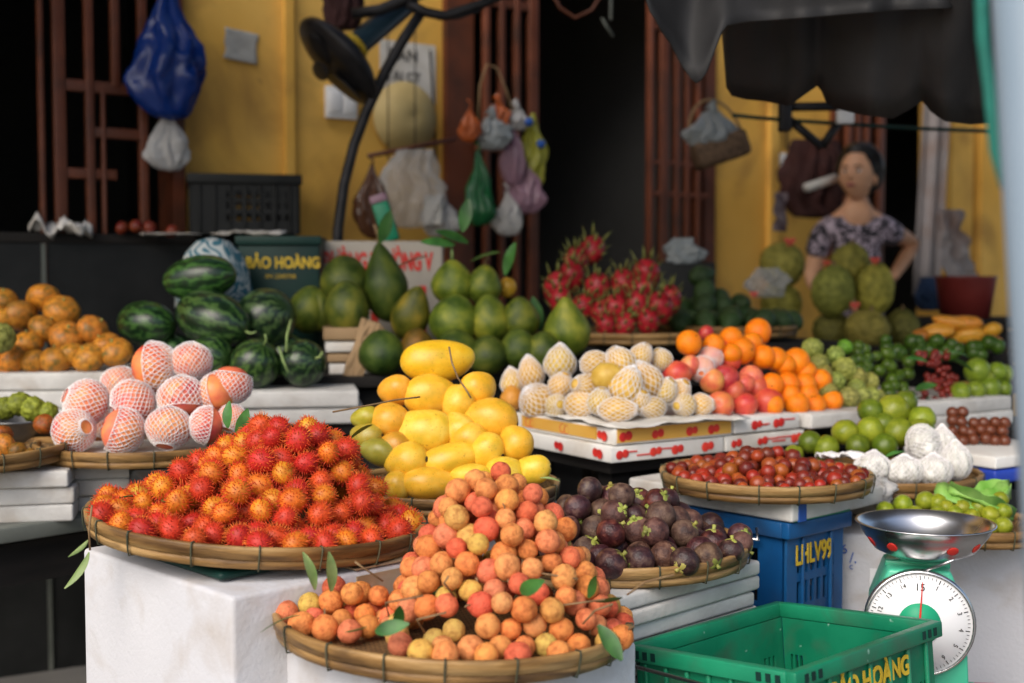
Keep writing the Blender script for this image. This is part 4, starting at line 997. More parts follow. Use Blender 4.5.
# limes on small tray, leaf bundle, plastic bag
li = [(903, 505, 20, ''), (925, 501, 18, ''), (938, 503, 18, ''), (946, 508, 16, ''), (885, 510, 17, 'small'), (962, 508, 16, ''), (978, 508, 16, ''), (990, 515, 18, ''), (1003, 512, 17, ''), (1003, 526, 18, ''), (955, 514, 17, ''), (972, 517, 17, ''), (990, 527, 17, ''), (938, 516, 18, ''), (915, 515, 18, ''), (968, 527, 17, ''), (950, 528, 17, ''), (1000, 500, 16, '')]
lb = rowlabels(li, 11, 'yellowish green lime', 'the small lime tray')
for i in li:
    Y = ontop(i, 2.38, 528, 1.6); fruit('lime', GRNF[g.randrange(3)], P(i[0], i[1], Y), rq(g), i[2] / 2 * Y / F * 1.05, jit((1.15, 1.0, .6), .08, g), (i[3] + ' ' + lb[id(i)]).strip(), 'lime', 'limes on the small right tray')
def foldleaf(L, W_, seed):
    m = MB(); n = 12; vs = []
    for i in range(n + 1):
        t = i / n
        for k in range(7):
            u = k / 6 - .5; vs.append((u * W_ * math.sin(math.pi * (t * .85 + .1)), L * t, .02 * math.sin(k * 1.9 + seed) + .012 * noise.noise(Vector((t * 5, u * 5, seed)))))
    m.add(vs, [(i * 7 + k, i * 7 + k + 1, i * 7 + 8 + k, i * 7 + 7 + k) for i in range(n) for k in range(6)])
    return m.mesh('leafy_stalks', M['lettuce'])
for n_, (x, y, d, L) in enumerate(((935, 492, (.9, -.15, -.30), .14), (948, 488, (.85, -.3, -.35), .13), (975, 503, (.7, .3, .2), .09))):
    o = fruit('lettuce_leaf', foldleaf(L, .06, n_), P(x, y, 2.47), Vector((0, 1, 0)).rotation_difference(Vector(d).normalized()), 1, None, ('long folded pale green leaf lying on the limes', 'second folded green leaf beside the limes, slightly lower', 'frilly green leaf at the right end of the lime tray')[n_], 'leaf vegetable'); solid(o, .002)
# plastic bags
def plastic(name, col, alpha=.75, rough=.25):
    q = NT(name); tr = q.n('ShaderNodeBsdfTransparent'); mx_ = q.n('ShaderNodeMixShader'); mx_.inputs[0].default_value = alpha
    tl = q.n('ShaderNodeBsdfTranslucent'); tl.inputs[0].default_value = (*col, 1); m2 = q.n('ShaderNodeMixShader'); m2.inputs[0].default_value = .3
    q.b.inputs['Base Color'].default_value = (*col, 1); q.b.inputs['Roughness'].default_value = rough
    out = [n for n in q.t.nodes if n.type == 'OUTPUT_MATERIAL'][0]
    q.l(q.b.outputs[0], m2.inputs[1]); q.l(tl.outputs[0], m2.inputs[2]); q.l(tr.outputs[0], mx_.inputs[1]); q.l(m2.outputs[0], mx_.inputs[2]); q.l(mx_.outputs[0], out.inputs[0])
    return q.m
M['clear_bag'] = plastic('clear_plastic', (.62, .62, .62), .42, .12)
M['blue_bag'] = plastic('blue_plastic_film', (.005, .035, .22), .96)
M['green_bag'] = plastic('green_plastic_film', (.02, .15, .05), .95)
M['pink_bag'] = plastic('pink_plastic_film', (.40, .24, .32), .9)
M['lime_bag'] = plastic('lime_plastic_film', (.42, .42, .05), .92)
M['white_bag'] = plastic('white_plastic_film', (.60, .60, .60), .8, .2)
M['brown_bag'] = plastic('brown_plastic_film', (.12, .05, .025), .96)
M['orange_bag'] = plastic('orange_plastic_film', (.55, .13, .03), .95)
M['grey_bag'] = plastic('grey_plastic_film', (.36, .40, .42), .92)
def bag(name, loc, w_, h_, seed, mat, label, cat='plastic bag', d_=None, belly=.62, neck=.10, folds=9, par=None, knot=True):
    """a full plastic bag hanging from loc (its top)"""
    g = random.Random(seed); m = MB()
    def prof(t):
        # t 0 top .. 1 bottom
        r = neck + (1 - neck) * (math.sin(min(1, t / belly) * math.pi / 2) ** 1.6 if t < belly else math.sqrt(max(0, 1 - ((t - belly) / (1 - belly)) ** 2)))
        return r if t < 1 else 0.
    nl, nm = 34, 72; vs = []
    for i in range(nl + 1):
        t = i / nl; r = prof(t)
        for k in range(nm):
            a = 2 * math.pi * k / nm
            fo = 1 + (.20 * (1 - t) + .05) * math.sin(folds * a + 4.5 * noise.noise(Vector((t * 3, seed, math.cos(a))))) + .12 * noise.noise(Vector((math.cos(a) * 5, math.sin(a) * 5, t * 8 + seed))) + .07 * noise.noise(Vector((math.cos(a) * 11, math.sin(a) * 11, t * 17 + seed))) + .30 * noise.noise(Vector((math.cos(a) * 1.6, math.sin(a) * 1.6, t * 3 + seed)))
            sw = w_ * .22 * noise.noise(Vector((t * 2.2, seed * 1.3, 5.))) * min(1, t * 3)
            vs.append((sw + r * fo * w_ / 2 * math.cos(a), r * fo * (d_ or w_ * .7) / 2 * math.sin(a), -t * h_))
    m.add(vs, [(i * nm + k, (i + 1) * nm + k, (i + 1) * nm + (k + 1) % nm, i * nm + (k + 1) % nm) for i in range(nl) for k in range(nm)])
    me = m.mesh(name, mat); o = put(name, me, par); o.location = loc
    if par is None: tag(o, label, cat)
    if knot:
        k = MB(); k.tube([(0, 0, -.004), (.004, 0, .015), (-.01, 0, .03)], [neck * w_ / 2, neck * w_ * .3, neck * w_ * .55], 8); k.build('knot', mat, o)
    return o
bag('plastic_bag', P(876, 478, 2.52), .075, .05, 3, M['white_bag'], 'crumpled white plastic bag with purple mark beside the steel pan', neck=.5, knot=False)
# brown fruit stack and cartons far right
for n_ in range(20):
    px = 953 + (n_ % 6) * 10 + g.uniform(-3, 3); py = 440 - (n_ // 6) * 9 + g.uniform(-2, 2); Y = 2.95 + (440 - py) * .002
    fruit('brown_fruit', BERRY[n_ % 3], P(px, py, Y), rq(g), 6.2 * Y / F, (.35, .5, .5), 'small brown fruit on the shelf at far right below the guavas', 'brown fruit', 'brown fruit at far right')
o = MB(); o.box((0, 0, 0), (.30, .25, .03)); o = o.build('blue_tray', pm('blue_plastic_tray', [(.02, .05, .35), (.03, .08, .45)], 6, 2, .4), None, .006); p = P(990, 465, 2.93); o.location = p; o.rotation_euler = (0, 0, CR); tag(o, 'blue tray edge at far right under the brown fruit', 'tray')
slab(p.x, p.y, p.z + .044, .30, .25, .026, CR, 'white slab on the blue tray at far right', None, 'card', 'board', 'white_board', .004)
slab(p.x, p.y, p.z - .017, .24, .22, p.z - .05, CR, 'dark crate below the blue tray at far right', None, 'black_plastic', 'crate', 'dark_crate', .006).location.z = (p.z - .02) / 2

# left edge: bowl with greens, loose fruit
p = P(18, 424, 2.66)
b = empty('metal_bowl', p, 0, 'dull metal bowl of knobbly green custard apples at the left', 'bowl')
m = MB(); m.lathe([(.0001, -.035), (.06, -.034), (.085, -.01), (.092, .012), (.095, .013), (.09, .008), (.082, -.01), (.058, -.030), (.0001, -.031)], 40); m.build('bowl', pm('dull_aluminium', [(.10, .10, .10), (.2, .2, .2)], 6, 4, .35, metal=.8), b)
for n_, (x, y, d) in enumerate(((5, 408, 24), (33, 409, 26), (48, 412, 20), (20, 404, 24), (-8, 408, 24))):
    fruit('custard_apple', CUST[n_ % 3], P(x, y, 2.66), rq(g), d / 2 * 2.66 / F, (.8, .9, .4), 'green knobbly custard apple in the metal bowl at left', 'custard apple', 'custard apples in the metal bowl')
for n_, (x, y, d, k) in enumerate(((5, 446, 26, 'orange'), (18, 452, 20, 'dark'), (-14, 448, 26, 'orange'), (2, 434, 22, 'red'), (30, 455, 15, 'dark'), (44, 424, 22, 'red'))):
    fruit('persimmon', PERS[n_ % 3], P(x, y, 2.44 + .003 * (452 - y)), rq(g), d / 2 * 2.44 / F, {'orange': (1, .9, .9), 'dark': (.35, .4, .4), 'red': (.5, .3, .3)}[k], f'{k} mottled fruit number'.replace(' number', '') + (' at the very edge of the left tray', ' in front on the left tray', ' outermost on the left tray', ' at the back of the left tray', ' smallest, at the right end of the left tray', ' beside the metal bowl')[n_], 'fruit', 'mixed fruit on the left tray')
# old cartons behind the watermelons
for n_, (x0_, x1_, y0_, y1_, mm) in enumerate(((316, 352, 328, 340, 'card_brown'), (318, 350, 342, 352, 'card'), (320, 350, 354, 362, 'card_brown'), (322, 350, 364, 376, 'card'))):
    a = P(x0_, y1_, 3.3); b_ = P(x1_ + 25, y0_, 3.3); m = MB(); m.box((0, 0, 0), (b_.x - a.x, .26, b_.z - a.z)); o = m.build('flat_carton', M[mm], None, .003); o.location = (a + b_) / 2 + Vector((0, .13, 0)); o.rotation_euler = (0, 0, .15)
    tag(o, ('topmost brown', 'upper white', 'lower brown', 'bottom white')[n_] + ' flat carton stacked beside the watermelons', 'carton', 'flat cartons behind the melons')
crumple('cloth_scrap', P(362, 350, 3.25), .05, .16, 6, M['card_brown'], 'scrap of brown sacking hanging over the flat cartons', 'cloth', .01).rotation_euler = (R(75), .3, 0)
# ------------------------------------------------------------------ crates
def text(body, size, mat, par, M4, name='lettering', th=.0012, sx=1., bold=0.):
    cu = bpy.data.curves.new(name, 'FONT'); cu.body = body; cu.size = size; cu.extrude = th / 2; cu.offset = bold; cu.align_x = 'CENTER'; cu.align_y = 'CENTER'
    t = bpy.data.objects.new(name, cu); COL.objects.link(t)
    me = bpy.data.meshes.new_from_object(t.evaluated_get(bpy.context.evaluated_depsgraph_get())); bpy.data.objects.remove(t)
    me.materials.clear(); me.materials.append(mat); o = put(name, me, par); o.matrix_local = M4 @ Matrix.Diagonal((sx, 1, 1, 1)); return o
def wallgrid(m, w_, h, th, cuts, mat=0, Mx=None):
    """a wall in the XZ plane (x -w/2..w/2, z 0..h) with rectangular openings cuts [(x0,x1,z0,z1)]"""
    xs = sorted({-w_ / 2, w_ / 2} | {c for q_ in cuts for c in q_[:2]}); zs = sorted({0, h} | {c for q_ in cuts for c in q_[2:]})
    for a, b in zip(xs, xs[1:]):
        runs = []
        for c, d in zip(zs, zs[1:]):
            xm, zm = (a + b) / 2, (c + d) / 2
            if any(q_[0] < xm < q_[1] and q_[2] < zm < q_[3] for q_ in cuts): continue
            if runs and abs(runs[-1][1] - c) < 1e-9: runs[-1][1] = d
            else: runs.append([c, d])
        for c, d in runs: m.box(((a + b) / 2, 0, (c + d) / 2), (b - a, th, d - c), Mx, mat)
def crate(loc, rz, w_, d_, h, mat, label, slots, cat='crate', rimh=.03, flare=0, th=.006, name='plastic_crate', ribs=7):
    r = empty(name, loc, rz, label, cat)
    for k, (L, off, ang) in enumerate(((w_, d_ / 2, 0), (d_, w_ / 2, 90), (w_, d_ / 2, 180), (d_, w_ / 2, 270))):
        m = MB(); Mx = Matrix.Rotation(R(ang), 4, 'Z') @ Matrix.Translation((0, -off, 0))
        cuts = []
        for (u0, u1, n, z0, z1) in slots:
            for i in range(n):
                x = (u0 + (u1 - u0) * (i + .5) / n - .5) * L; cuts.append((x - .3 * (u1 - u0) * L / n, x + .3 * (u1 - u0) * L / n, z0 * h, z1 * h))
        wallgrid(m, L - (.0 if k % 2 == 0 else 2 * th), h - rimh, th, cuts, 0, Mx)
        m.build('side_panel', mat, r)
        m = MB(); e = .012
        m.box((0, -e / 2, h - rimh / 2), (L + (2 * e if k % 2 == 0 else 0), th + e, rimh), Mx)
        for i in range(ribs):
            x = -L / 2 + L * (i + .5) / ribs; m.box((x, -th / 2 - .003, (h - rimh) / 2), (.007, .007, h - rimh - .002), Mx)
        m.build('rim', mat, r, .0025)
        if rimh < .03:
            for sx_ in (-1, 1):
                for i in range(3):
                    m = MB(); m.box((sx_ * (L / 2 - .012 - .016 * i), -th / 2 - e + .0005 + (0 if k % 2 == 0 else 0), h - rimh / 2), (.008, .004, rimh * .5), Mx); m.build('rim_slot', M['dk_green_plastic'], r)
    m = MB(); m.box((0, 0, .006), (w_ - 2 * th, d_ - 2 * th, .008)); m.build('bottom', mat, r)
    return r
S3 = [(.06, .16, 3, .55, .72), (.06, .16, 3, .30, .48), (.84, .94, 3, .55, .72), (.84, .94, 3, .30, .48)]
gc = crate((.434, 1.91, .356), math.atan2(.675, .738), .36, .28, .30, M['green_plastic'], 'empty bright green plastic crate with wire handle at the front right', S3, rimh=.024)
gc.rotation_euler = (R(-5), 0, math.atan2(.675, .738))
def onside(k, w_, d_, u, z, out=.0):
    """matrix for lettering on side k (0 front -y, 1 +x...) facing outward"""
    off = (d_ / 2, w_ / 2, d_ / 2, w_ / 2)[k]
    return Matrix.Rotation(R((0, 90, 180, 270)[k]), 4, 'Z') @ Matrix.Translation((u, -off - .008 - out, z)) @ Matrix.Rotation(R(90), 4, 'X')
text('BẢO HOÀNG', .040, M['yellow_ink'], gc, onside(0, .36, .28, .0, .250, .0), sx=.85, bold=.0012)
def lath(pts, r, mat, par, name): return wtube(par, name, pts, r, mat, 6)
# wire handles of the crate: one hanging along the near left side, one loop at the right corner
lath([(-.19, .13, .278), (-.202, .125, .272), (-.206, -.125, .258), (-.198, -.152, .258), (-.175, -.158, .272)], .0032, M['wire'], gc, 'handle')
lath([(.207, -.10, .27), (.225, -.10, .258), (.232, -.085, .235), (.228, -.06, .225), (.222, -.04, .238), (.209, -.04, .262)], .0028, M['wire'], gc, 'handle')
bc = crate((.448, 2.494, .49), math.atan2(.66, .75), .175, .35, .262, M['blue_plastic'], 'blue plastic crate with yellow letters under the berry tray', [(.15, .85, 6, .62, .78), (.15, .85, 6, .40, .56), (.15, .85, 6, .16, .32)], rimh=.03, ribs=2)
text('LHLV99', .052, M['yellow_ink'], bc, onside(0, .175, .35, -.012, .196), sx=.66, bold=.001)
m = MB(); m.box((0, -.179, .268), (.175, .03, .010)); m.build('green_tape', M['green_plastic'], bc, .002)
lath([(-.103, -.12, .245), (-.110, -.13, .225), (-.110, -.05, .225), (-.103, -.04, .245)], .003, M['wire'], bc, 'handle')
slab(.448, 2.494, .489, .19, .36, .487, math.atan2(.66, .75), 'dark plastic crate hidden below the blue crate', None, 'black_plastic', 'crate', 'dark_crate', .006)
slab(.44, 1.92, .359, .40, .30, .357, R(42), 'white styrofoam box below the green crate', None, 'foam_clean', 'styrofoam box', 'styrofoam_box', .012)
# blue tape on the white slab
sl_ = [o for o in bpy.data.objects if o.get('label', '').startswith('white styrofoam slab with blue tape')][0]
m = MB(); m.box((-.12, -.2005, 0), (.022, .004, .0365)); m.box((-.12, -.185, .0185), (.022, .03, .002)); m.build('blue_tape', M['blue_ink'], sl_)

# ------------------------------------------------------------------ scale
sc_ = P(916, 613, 2.14)
s0 = empty('market_scale', (sc_.x, sc_.y, .47), R(-13), 'mint green spring scale with steel pan and white dial on a red stool', 'scale')
hz_ = sc_.z - .47
m = MB()
prof = [(-.095, .0), (-.082, .03), (-.074, hz_ + .02), (-.050, hz_ + .085), (.050, hz_ + .085), (.074, hz_ + .02), (.082, .03), (.095, .0)]
n = len(prof); vs = [(x, -.055, z) for x, z in prof] + [(x, .075, z) for x, z in prof]
m.add(vs, [tuple(range(n)), tuple(range(2 * n - 1, n - 1, -1))] + [(i, n + i, n + (i + 1) % n, (i + 1) % n) for i in range(n)], smooth=False)
m.build('housing', M['mint'], s0, .006, 3)
m = MB(); m.box((0, .01, .008), (.22, .19, .016)); m.build('foot_plate', M['mint'], s0, .004)
dm = Matrix.Translation((0, -.056, hz_)) @ Matrix.Rotation(R(90), 4, 'X')
m = MB(); m.lathe([(.0001, .012), (.083, .012), (.084, .004), (.084, -.002)], 48, 0, dm); dial = m.build('dial', M['white_paint'], s0)
m = MB(); m.lathe([(.083, -.004), (.088, -.004), (.089, .010), (.086, .016), (.083, .0145)], 48, 0, dm, True); m.build('dial_rim', M['steel'], s0)
m = MB(); m.lathe([(.0001, .0145), (.034, .0145), (.034, .0125)], 32, 0, dm); m.build('dial_hub', pm('dial_green', [(.01, .28, .14), (.015, .34, .17)], 6, 2, .4), s0)
m = MB()
for k in range(75):
    a = 2 * math.pi * k / 75; L = .007 if k % 5 == 0 else .004; wv = .0012 if k % 5 == 0 else .0006
    m.box((0, .0795 - L / 2, .0128), (wv, L, .001), dm @ Matrix.Rotation(-a, 4, 'Z'))
m.build('tick_marks', M['black_ink'], s0)
for k in range(15):
    a = -2 * math.pi * k / 15; lab_ = '15' if k == 0 else str(k)
    text(lab_, .0105 if k else .017, M['black_ink'], s0, dm @ Matrix.Rotation(a, 4, 'Z') @ Matrix.Translation((0, .0655 if k else .060, .0128)), 'numeral', .0008)
m = MB(); m.add([(-.002, -.012, .0155), (.002, -.012, .0155), (.0006, .07, .0155), (-.0006, .07, .0155), (-.002, -.012, .0165), (.002, -.012, .0165), (.0006, .07, .0165), (-.0006, .07, .0165)], [(0, 1, 2, 3), (4, 5, 6, 7), (0, 1, 5, 4), (1, 2, 6, 5), (2, 3, 7, 6), (3, 0, 4, 7)], 0, False, dm @ Matrix.Rotation(R(-3), 4, 'Z')); m.build('pointer', M['red_ink'], s0)
# yoke carrying the pan
zp = P(930, 520, 2.17).z - .47
m = MB()
for x in (-.045, .045): m.box((x, 0, (hz_ + .08 + zp - .0705) / 2), (.010, .012, zp - .0735 - hz_ - .08))
m.box((0, 0, zp - .067), (.105, .03, .010)); m.lathe([(.0001, zp - .063), (.03, zp - .063), (.032, zp - .058), (.0001, zp - .0575)], 20)
m.build('yoke', M['mint'], s0, .002)
m = MB(); m.lathe([(.0001, -.0565), (.05, -.056), (.082, -.042), (.103, -.014), (.1105, .001), (.1145, .002), (.1135, .0045), (.109, .0035), (.1015, -.012), (.081, -.039), (.05, -.0535), (.0001, -.054)], 72)
pan = m.build('pan', M['steel'], s0); pan.location = (.012, 0, zp)
for a in (-160, -128, -67, -35):
    m = MB(); vs, fs = ball(sph, 6, 12, 1, .12, 2, a, (.011, .009, .0012)); m.add(vs, fs)
    o = m.build('red_rose_print', M['red_ink'], pan); aa = R(a); nrm = Vector((math.cos(aa) * .79, math.sin(aa) * .79, -.6)); o.location = Vector((math.cos(aa) * .0932, math.sin(aa) * .0932, -.0278)); o.rotation_mode = 'QUATERNION'; o.rotation_quaternion = orient(nrm)
m = MB(); m.tube([(.0, -.058, zp - .07), (.03, -.08, zp - .052), (.05, -.09, zp - .04)], .0025, 6); m.build('hook', M['wire'], s0)
# red stool
st = empty('red_stool', (sc_.x + .03, sc_.y, 0), R(-4), 'red plastic stool under the green scale', 'stool')
M['red_plastic'] = pm('red_plastic', [(.42, .02, .025), (.55, .04, .04)], 6, 3, .4)
m = MB(); m.box((0, 0, .458), (.30, .28, .022)); m.build('seat', M['red_plastic'], st, .008, 3)
for a in (-1, 1):
    for b in (-1, 1):
        m = MB(); m.add([(a * .12 + i, b * .11 + j, .447) for i in (-.02, .02) for j in (-.02, .02)] + [(a * .14 + i, b * .13 + j, 0) for i in (-.015, .015) for j in (-.015, .015)], [(0, 1, 3, 2), (4, 6, 7, 5), (0, 4, 5, 1), (2, 3, 7, 6), (0, 2, 6, 4), (1, 5, 7, 3)], smooth=False); m.build('leg', M['red_plastic'], st)
# marks on the white box behind the scale
wb = [o for o in bpy.data.objects if o.get('label', '').startswith('white styrofoam box with blue writing')][0]
def onbox(px, py, lift=.003):
    """local matrix on the front (-y) face of that box below picture point"""
    Mi = wb.matrix_basis.inverted() if False else (Matrix.Translation(wb.location) @ Euler(wb.rotation_euler).to_matrix().to_4x4()).inverted()
    o_ = Mi @ Vector((0, 0, CAMZ)); d_ = (Mi.to_3x3() @ ray(px, py)); t = (-.21 - o_.y) / d_.y; h_ = o_ + d_ * t
    return Matrix.Translation((h_.x, -.21 - lift, h_.z)) @ Matrix.Rotation(R(90), 4, 'X')
text('6', .026, M['blue_ink'], wb, onbox(844, 549), 'blue_writing')
text('/.', .030, M['blue_ink'], wb, onbox(853, 558), 'blue_writing')
text('c', .018, M['blue_ink'], wb, onbox(851, 566), 'blue_writing')
mm = onbox(884, 584, .002); m = MB(); m.box((0, 0, 0), (.055, .06, .002), mm); m.build('sticker', M['white_paint'], wb)
for k in range(3):
    m = MB(); m.tube([(.016 * math.cos(t_) * (1 - .2 * k), .006 + (.012 - .003 * k) * math.sin(t_), .0022) for t_ in np.linspace(.4 + k, 5.2 + k, 14)], .0014, 5, 0, mm); m.build('blue_swirl', M['blue_ink'], wb)
m = MB(); m.box((-.01, -.02, .002), (.022, .010, .002), mm); m.build('red_mark', M['red_ink'], wb)

# ------------------------------------------------------------------ behind the stalls
ct = empty('shop_counter', (0, 0, 0), 0, 'dark wooden counter along the yellow wall with worn top', 'counter')
p0, p1 = P(-40, 234, 3.72), P(305, 234, 4.25)
dv = (p1 - p0); dv.z = 0; L = dv.length; ang = math.atan2(dv.y, dv.x); mid = (p0 + p1) / 2
ct.location = (mid.x, mid.y, 0); ct.rotation_euler = (0, 0, ang); zt_ = P(130, 234, 3.95).z
m = MB(); m.box((0, .16, zt_ - .015), (L, .34, .03)); m.build('countertop', M['dark_wood'], ct, .003)
m = MB(); m.box((0, .01, (zt_ - .03) / 2), (L - .04, .025, zt_ - .03)); m.build('front_panel', M['black_plastic'], ct)
for x in (-.30, .35): 
    m = MB(); m.box((x, -.006, (zt_ - .03) / 2), (.012, .008, zt_ - .034)); m.build('strip', M['board'], ct)
# black crate on the counter
p0 = P(236, 230, 3.98)
bk = crate((p0.x, p0.y + .12, zt_ + .001), R(14), .32, .24, .185, M['black_plastic'], 'black plastic crate with slotted sides standing on the counter', [(.3, .95, 7, .60, .72), (.3, .95, 7, .42, .54), (.3, .95, 7, .22, .34)], rimh=.03)
# green box with yellow lettering, white box with red lettering
def printed_box(pxa, pxb, pyt, z0, Y, dep, mat, label, rz=0., cat='box', name='cardboard_box'):
    a, b = P(pxa, pyt, Y), P(pxb, pyt, Y); w_ = b.x - a.x; h = a.z - z0
    r = empty(name, ((a.x + b.x) / 2, Y + dep / 2, z0), rz, label, cat)
    m = MB(); m.box((0, 0, h / 2), (w_, dep, h)); m.build('box_body', mat, r, .004); return r, w_, h
gb, w_, h = printed_box(236, 317, 236, .945, 3.55, .22, M['dk_green_plastic'], 'dark green plastic crate with yellow lettering behind the watermelons', .05, 'crate', 'plastic_crate')
m = MB(); m.box((0, -.115, h - .012), (w_ + .012, .012, .024)); m.build('rim', M['dk_green_plastic'], gb, .002)
text('BẢO HOÀNG', .042, M['yellow_ink'], gb, Matrix.Translation((0.012, -.1125, h - .075)) @ Matrix.Rotation(R(90), 4, 'X'), sx=.80, bold=.0014)
text('091.2345708', .016, M['yellow_ink'], gb, Matrix.Translation((0.005, -.1125, h - .112)) @ Matrix.Rotation(R(90), 4, 'X'))
wbx, w_, h = printed_box(319, 441, 241, .945, 3.72, .22, pm('carton_beige', [(.36, .32, .27), (.46, .42, .36)], 6, 4, .7), 'white cardboard box with large red lettering behind the pomelos', .03)
text('ĐƯỜNG TRƯỜNG V', .070, M['red_ink'], wbx, Matrix.Translation((-.012, -.1125, h - .062)) @ Matrix.Rotation(R(90), 4, 'X'), sx=.50, bold=.003)
for x in (-.02, .12):
    m = MB(); m.box((x, -.1115, h - .2), (.02, .002, .14)); m.build('print_line', M['red_ink'], wbx)
# patterned sun hat
def hatmat():
    q = NT('paisley_cloth'); tc = q.n('ShaderNodeTexCoord')
    nz = q.n('ShaderNodeTexNoise'); nz.inputs['Scale'].default_value = 9; nz.inputs['Detail'].default_value = 1; nz.inputs['Distortion'].default_value = 1.6
    q.l(tc.outputs['Object'], nz.inputs['Vector'])
    s = q.math('SINE', q.math('MULTIPLY', nz.outputs['Fac'], 44.))
    q.l(q.ramp(q.math('MULTIPLY_ADD', s, .5, .5), [(.45, (.03, .13, .18)), (.6, (.42, .46, .46))]), q.b.inputs['Base Color']); q.b.inputs['Roughness'].default_value = .9
    return q.m
M['paisley'] = hatmat()
hp = P(213, 300, 3.42)
hat = empty('sun_hat', hp, 0, 'blue and white paisley cloth sun hat behind the watermelons', 'hat')
hs = 3.42 / F
m = MB(); m.lathe([(38 * hs, -.02), (37 * hs, 10 * hs), (34 * hs, 28 * hs), (27 * hs, 46 * hs), (16 * hs, 58 * hs), (.0001, 63 * hs)], 40, fn=lambda a, z: 1 + .04 * math.sin(5 * a)); solid(m.build('crown', M['paisley'], hat), .003)
m = MB(); m.box((0, 0, 0), (.1, .1, hp.z - .96)); o = m.build('storage_box', M['black_plastic'], None, .004); o.location = (hp.x, hp.y + .02, .95 + (hp.z - .98) / 2); tag(o, 'dark box hidden behind the watermelons under the paisley hat', 'box')
# bits on the counter
crumple('cloth', P(60, 228, 3.85), .16, .10, 9, M['paper'], 'crumpled pale cloth at the left end of the counter', 'cloth', .05)
crumple('paper_sheet', P(250, 233, 3.95), .2, .10, 12, M['paper'], 'crumpled white paper before the black crate', 'paper', .012)
crumple('paper_sheet', P(170, 234, 3.9), .16, .08, 13, M['paper'], 'flat white paper on the counter edge', 'paper', .006)
for n_, (x, y) in enumerate(((122, 228), (136, 226), (150, 227), (172, 231))): fruit('tomato', PEACH[n_ % 3], P(x, y, 3.92), rq(g), .021, (.22, .12, .12), 'small reddish fruit on the dark counter', 'fruit', 'reddish fruit on the counter')
bag('plastic_bag', WW(168, 110, .12), .13, .19, 33, M['white_bag'], 'crumpled white plastic bag below the big blue bag', belly=.7)
bag('plastic_bag', WW(170, -14, .16), .215, .41, 5, M['blue_bag'], 'large dark blue plastic bag hanging beside the left door', belly=.66, neck=.16, folds=7, d_=.16)
# paper notices, switch, conical hat on the wall (all in the wall frame)
def wallthing(name, px, py, off, label, cat): return empty(name, WW(px, py, off), TH, label, cat)
o = crumple('paper_scrap', WW(241, 46, .006), .11, .10, 21, pm('grey_paper', [(.30, .30, .29), (.42, .42, .40)], 12, 4, .9), 'torn pale paper scrap stuck on the yellow wall', 'paper', .003); o.rotation_euler = (R(90), .1, TH)
t_ = wallthing('light_switch', 341, 103, .012, 'white double light switch on the yellow wall below the fan', 'switch')
m = MB(); m.box((0, 0, 0), (.118, .022, .11)); m.build('switch_plate', M['white_paint'], t_, .003)
for x in (-.029, .029): m = MB(); m.box((x, -.013, 0), (.045, .008, .07)); m.build('rocker', M['white_paint'], t_, .002)
t_ = wallthing('paper_notice', 408, 72, .006, 'white paper notice with black lettering taped on the yellow wall', 'notice')
m = MB(); m.box((0, 0, 0), (.23, .002, .21)); m.build('sheet', M['paper'], t_)
text('BÁN', .06, M['black_ink'], t_, Matrix.Translation((-.02, -.003, .055)) @ Matrix.Rotation(R(90), 4, 'X'))
text('TẠI CT', .046, M['black_ink'], t_, Matrix.Translation((-.02, -.003, -.02)) @ Matrix.Rotation(R(90), 4, 'X'))
M['straw'] = pm('pale_straw', [(.42, .32, .13), (.54, .43, .20)], 9, 4, .6)
t_ = wallthing('straw_hat', 405, 118, .02, 'pale straw conical hat hanging flat against the yellow wall', 'hat')
m = MB(); m.lathe([(.128, 0), (.127, .006), (.08, .04), (.0001, .075)], 40, 0, Matrix.Rotation(R(90), 4, 'X')); solid(m.build('crown', M['straw'], t_), .003)
for x in (388, 415): o = wtube(None, 'string', [WW(x, 20, .10), WW(x, 90, .12), WW(x, 160, .13)], .0025, M['dark_metal'], 5); tag(o, f"thin dark string hanging before the straw hat, {'left' if x == 388 else 'right'} one", 'string')
o = wtube(None, 'bamboo_rod', [WW(368, 156, .2), WW(410, 148, .2), WW(455, 139, .2)], .008, M['brown'], 8); tag(o, 'thin brown rod fixed to the wall with bags hanging', 'rod')
o = wtube(None, 'cable', [WW(430, 50, .01), WW(433, 100, .012), WW(436, 160, .01)], .004, M['dark_metal'], 5); tag(o, 'dark cable running down the wall right of the notice', 'cable')
# fan on curved stand
YF = 3.95
def PF(x, y, dy=0): return P(x, y, YF + dy)
fn = empty('standing_fan', (PF(335, 240).x, YF, 0), 0, 'dark industrial fan with blue motor tube on a curved black stand', 'fan')
inv = Matrix.Translation((-fn.location.x, -YF, 0))
loc = lambda x, y, dy=0: inv @ PF(x, y, dy)
wtube(fn, 'stand', [loc(336, 300), loc(338, 230), loc(344, 185), loc(354, 145), loc(367, 110), loc(385, 72), loc(403, 40), loc(420, 14)], .0165, M['dark_metal'], 12)
wtube(fn, 'pole_foot', [loc(336, 300), Vector((loc(336, 300).x, 0, .02))], .018, M['dark_metal'], 12)
m = MB(); m.lathe([(.0001, 0), (.2, 0), (.21, .012), (.03, .035), (.0001, .035)], 32); m.build('base', M['dark_metal'], fn)
ax = (loc(400, 2) - loc(345, 50, -.075)).normalized()
c0 = loc(342, 58)
q4 = Matrix.Translation(c0) @ orient(ax).to_matrix().to_4x4()
rr = 51 * YF / F
m = MB(); m.lathe([(.0001, .035), (rr * .3, .035), (rr * .75, .02), (rr, -.005), (rr * 1.02, -.02), (rr * .98, -.03), (rr * .6, -.045), (.0001, -.05)], 40, 0, q4); m.build('fan_guard', M['dark_metal'], fn)
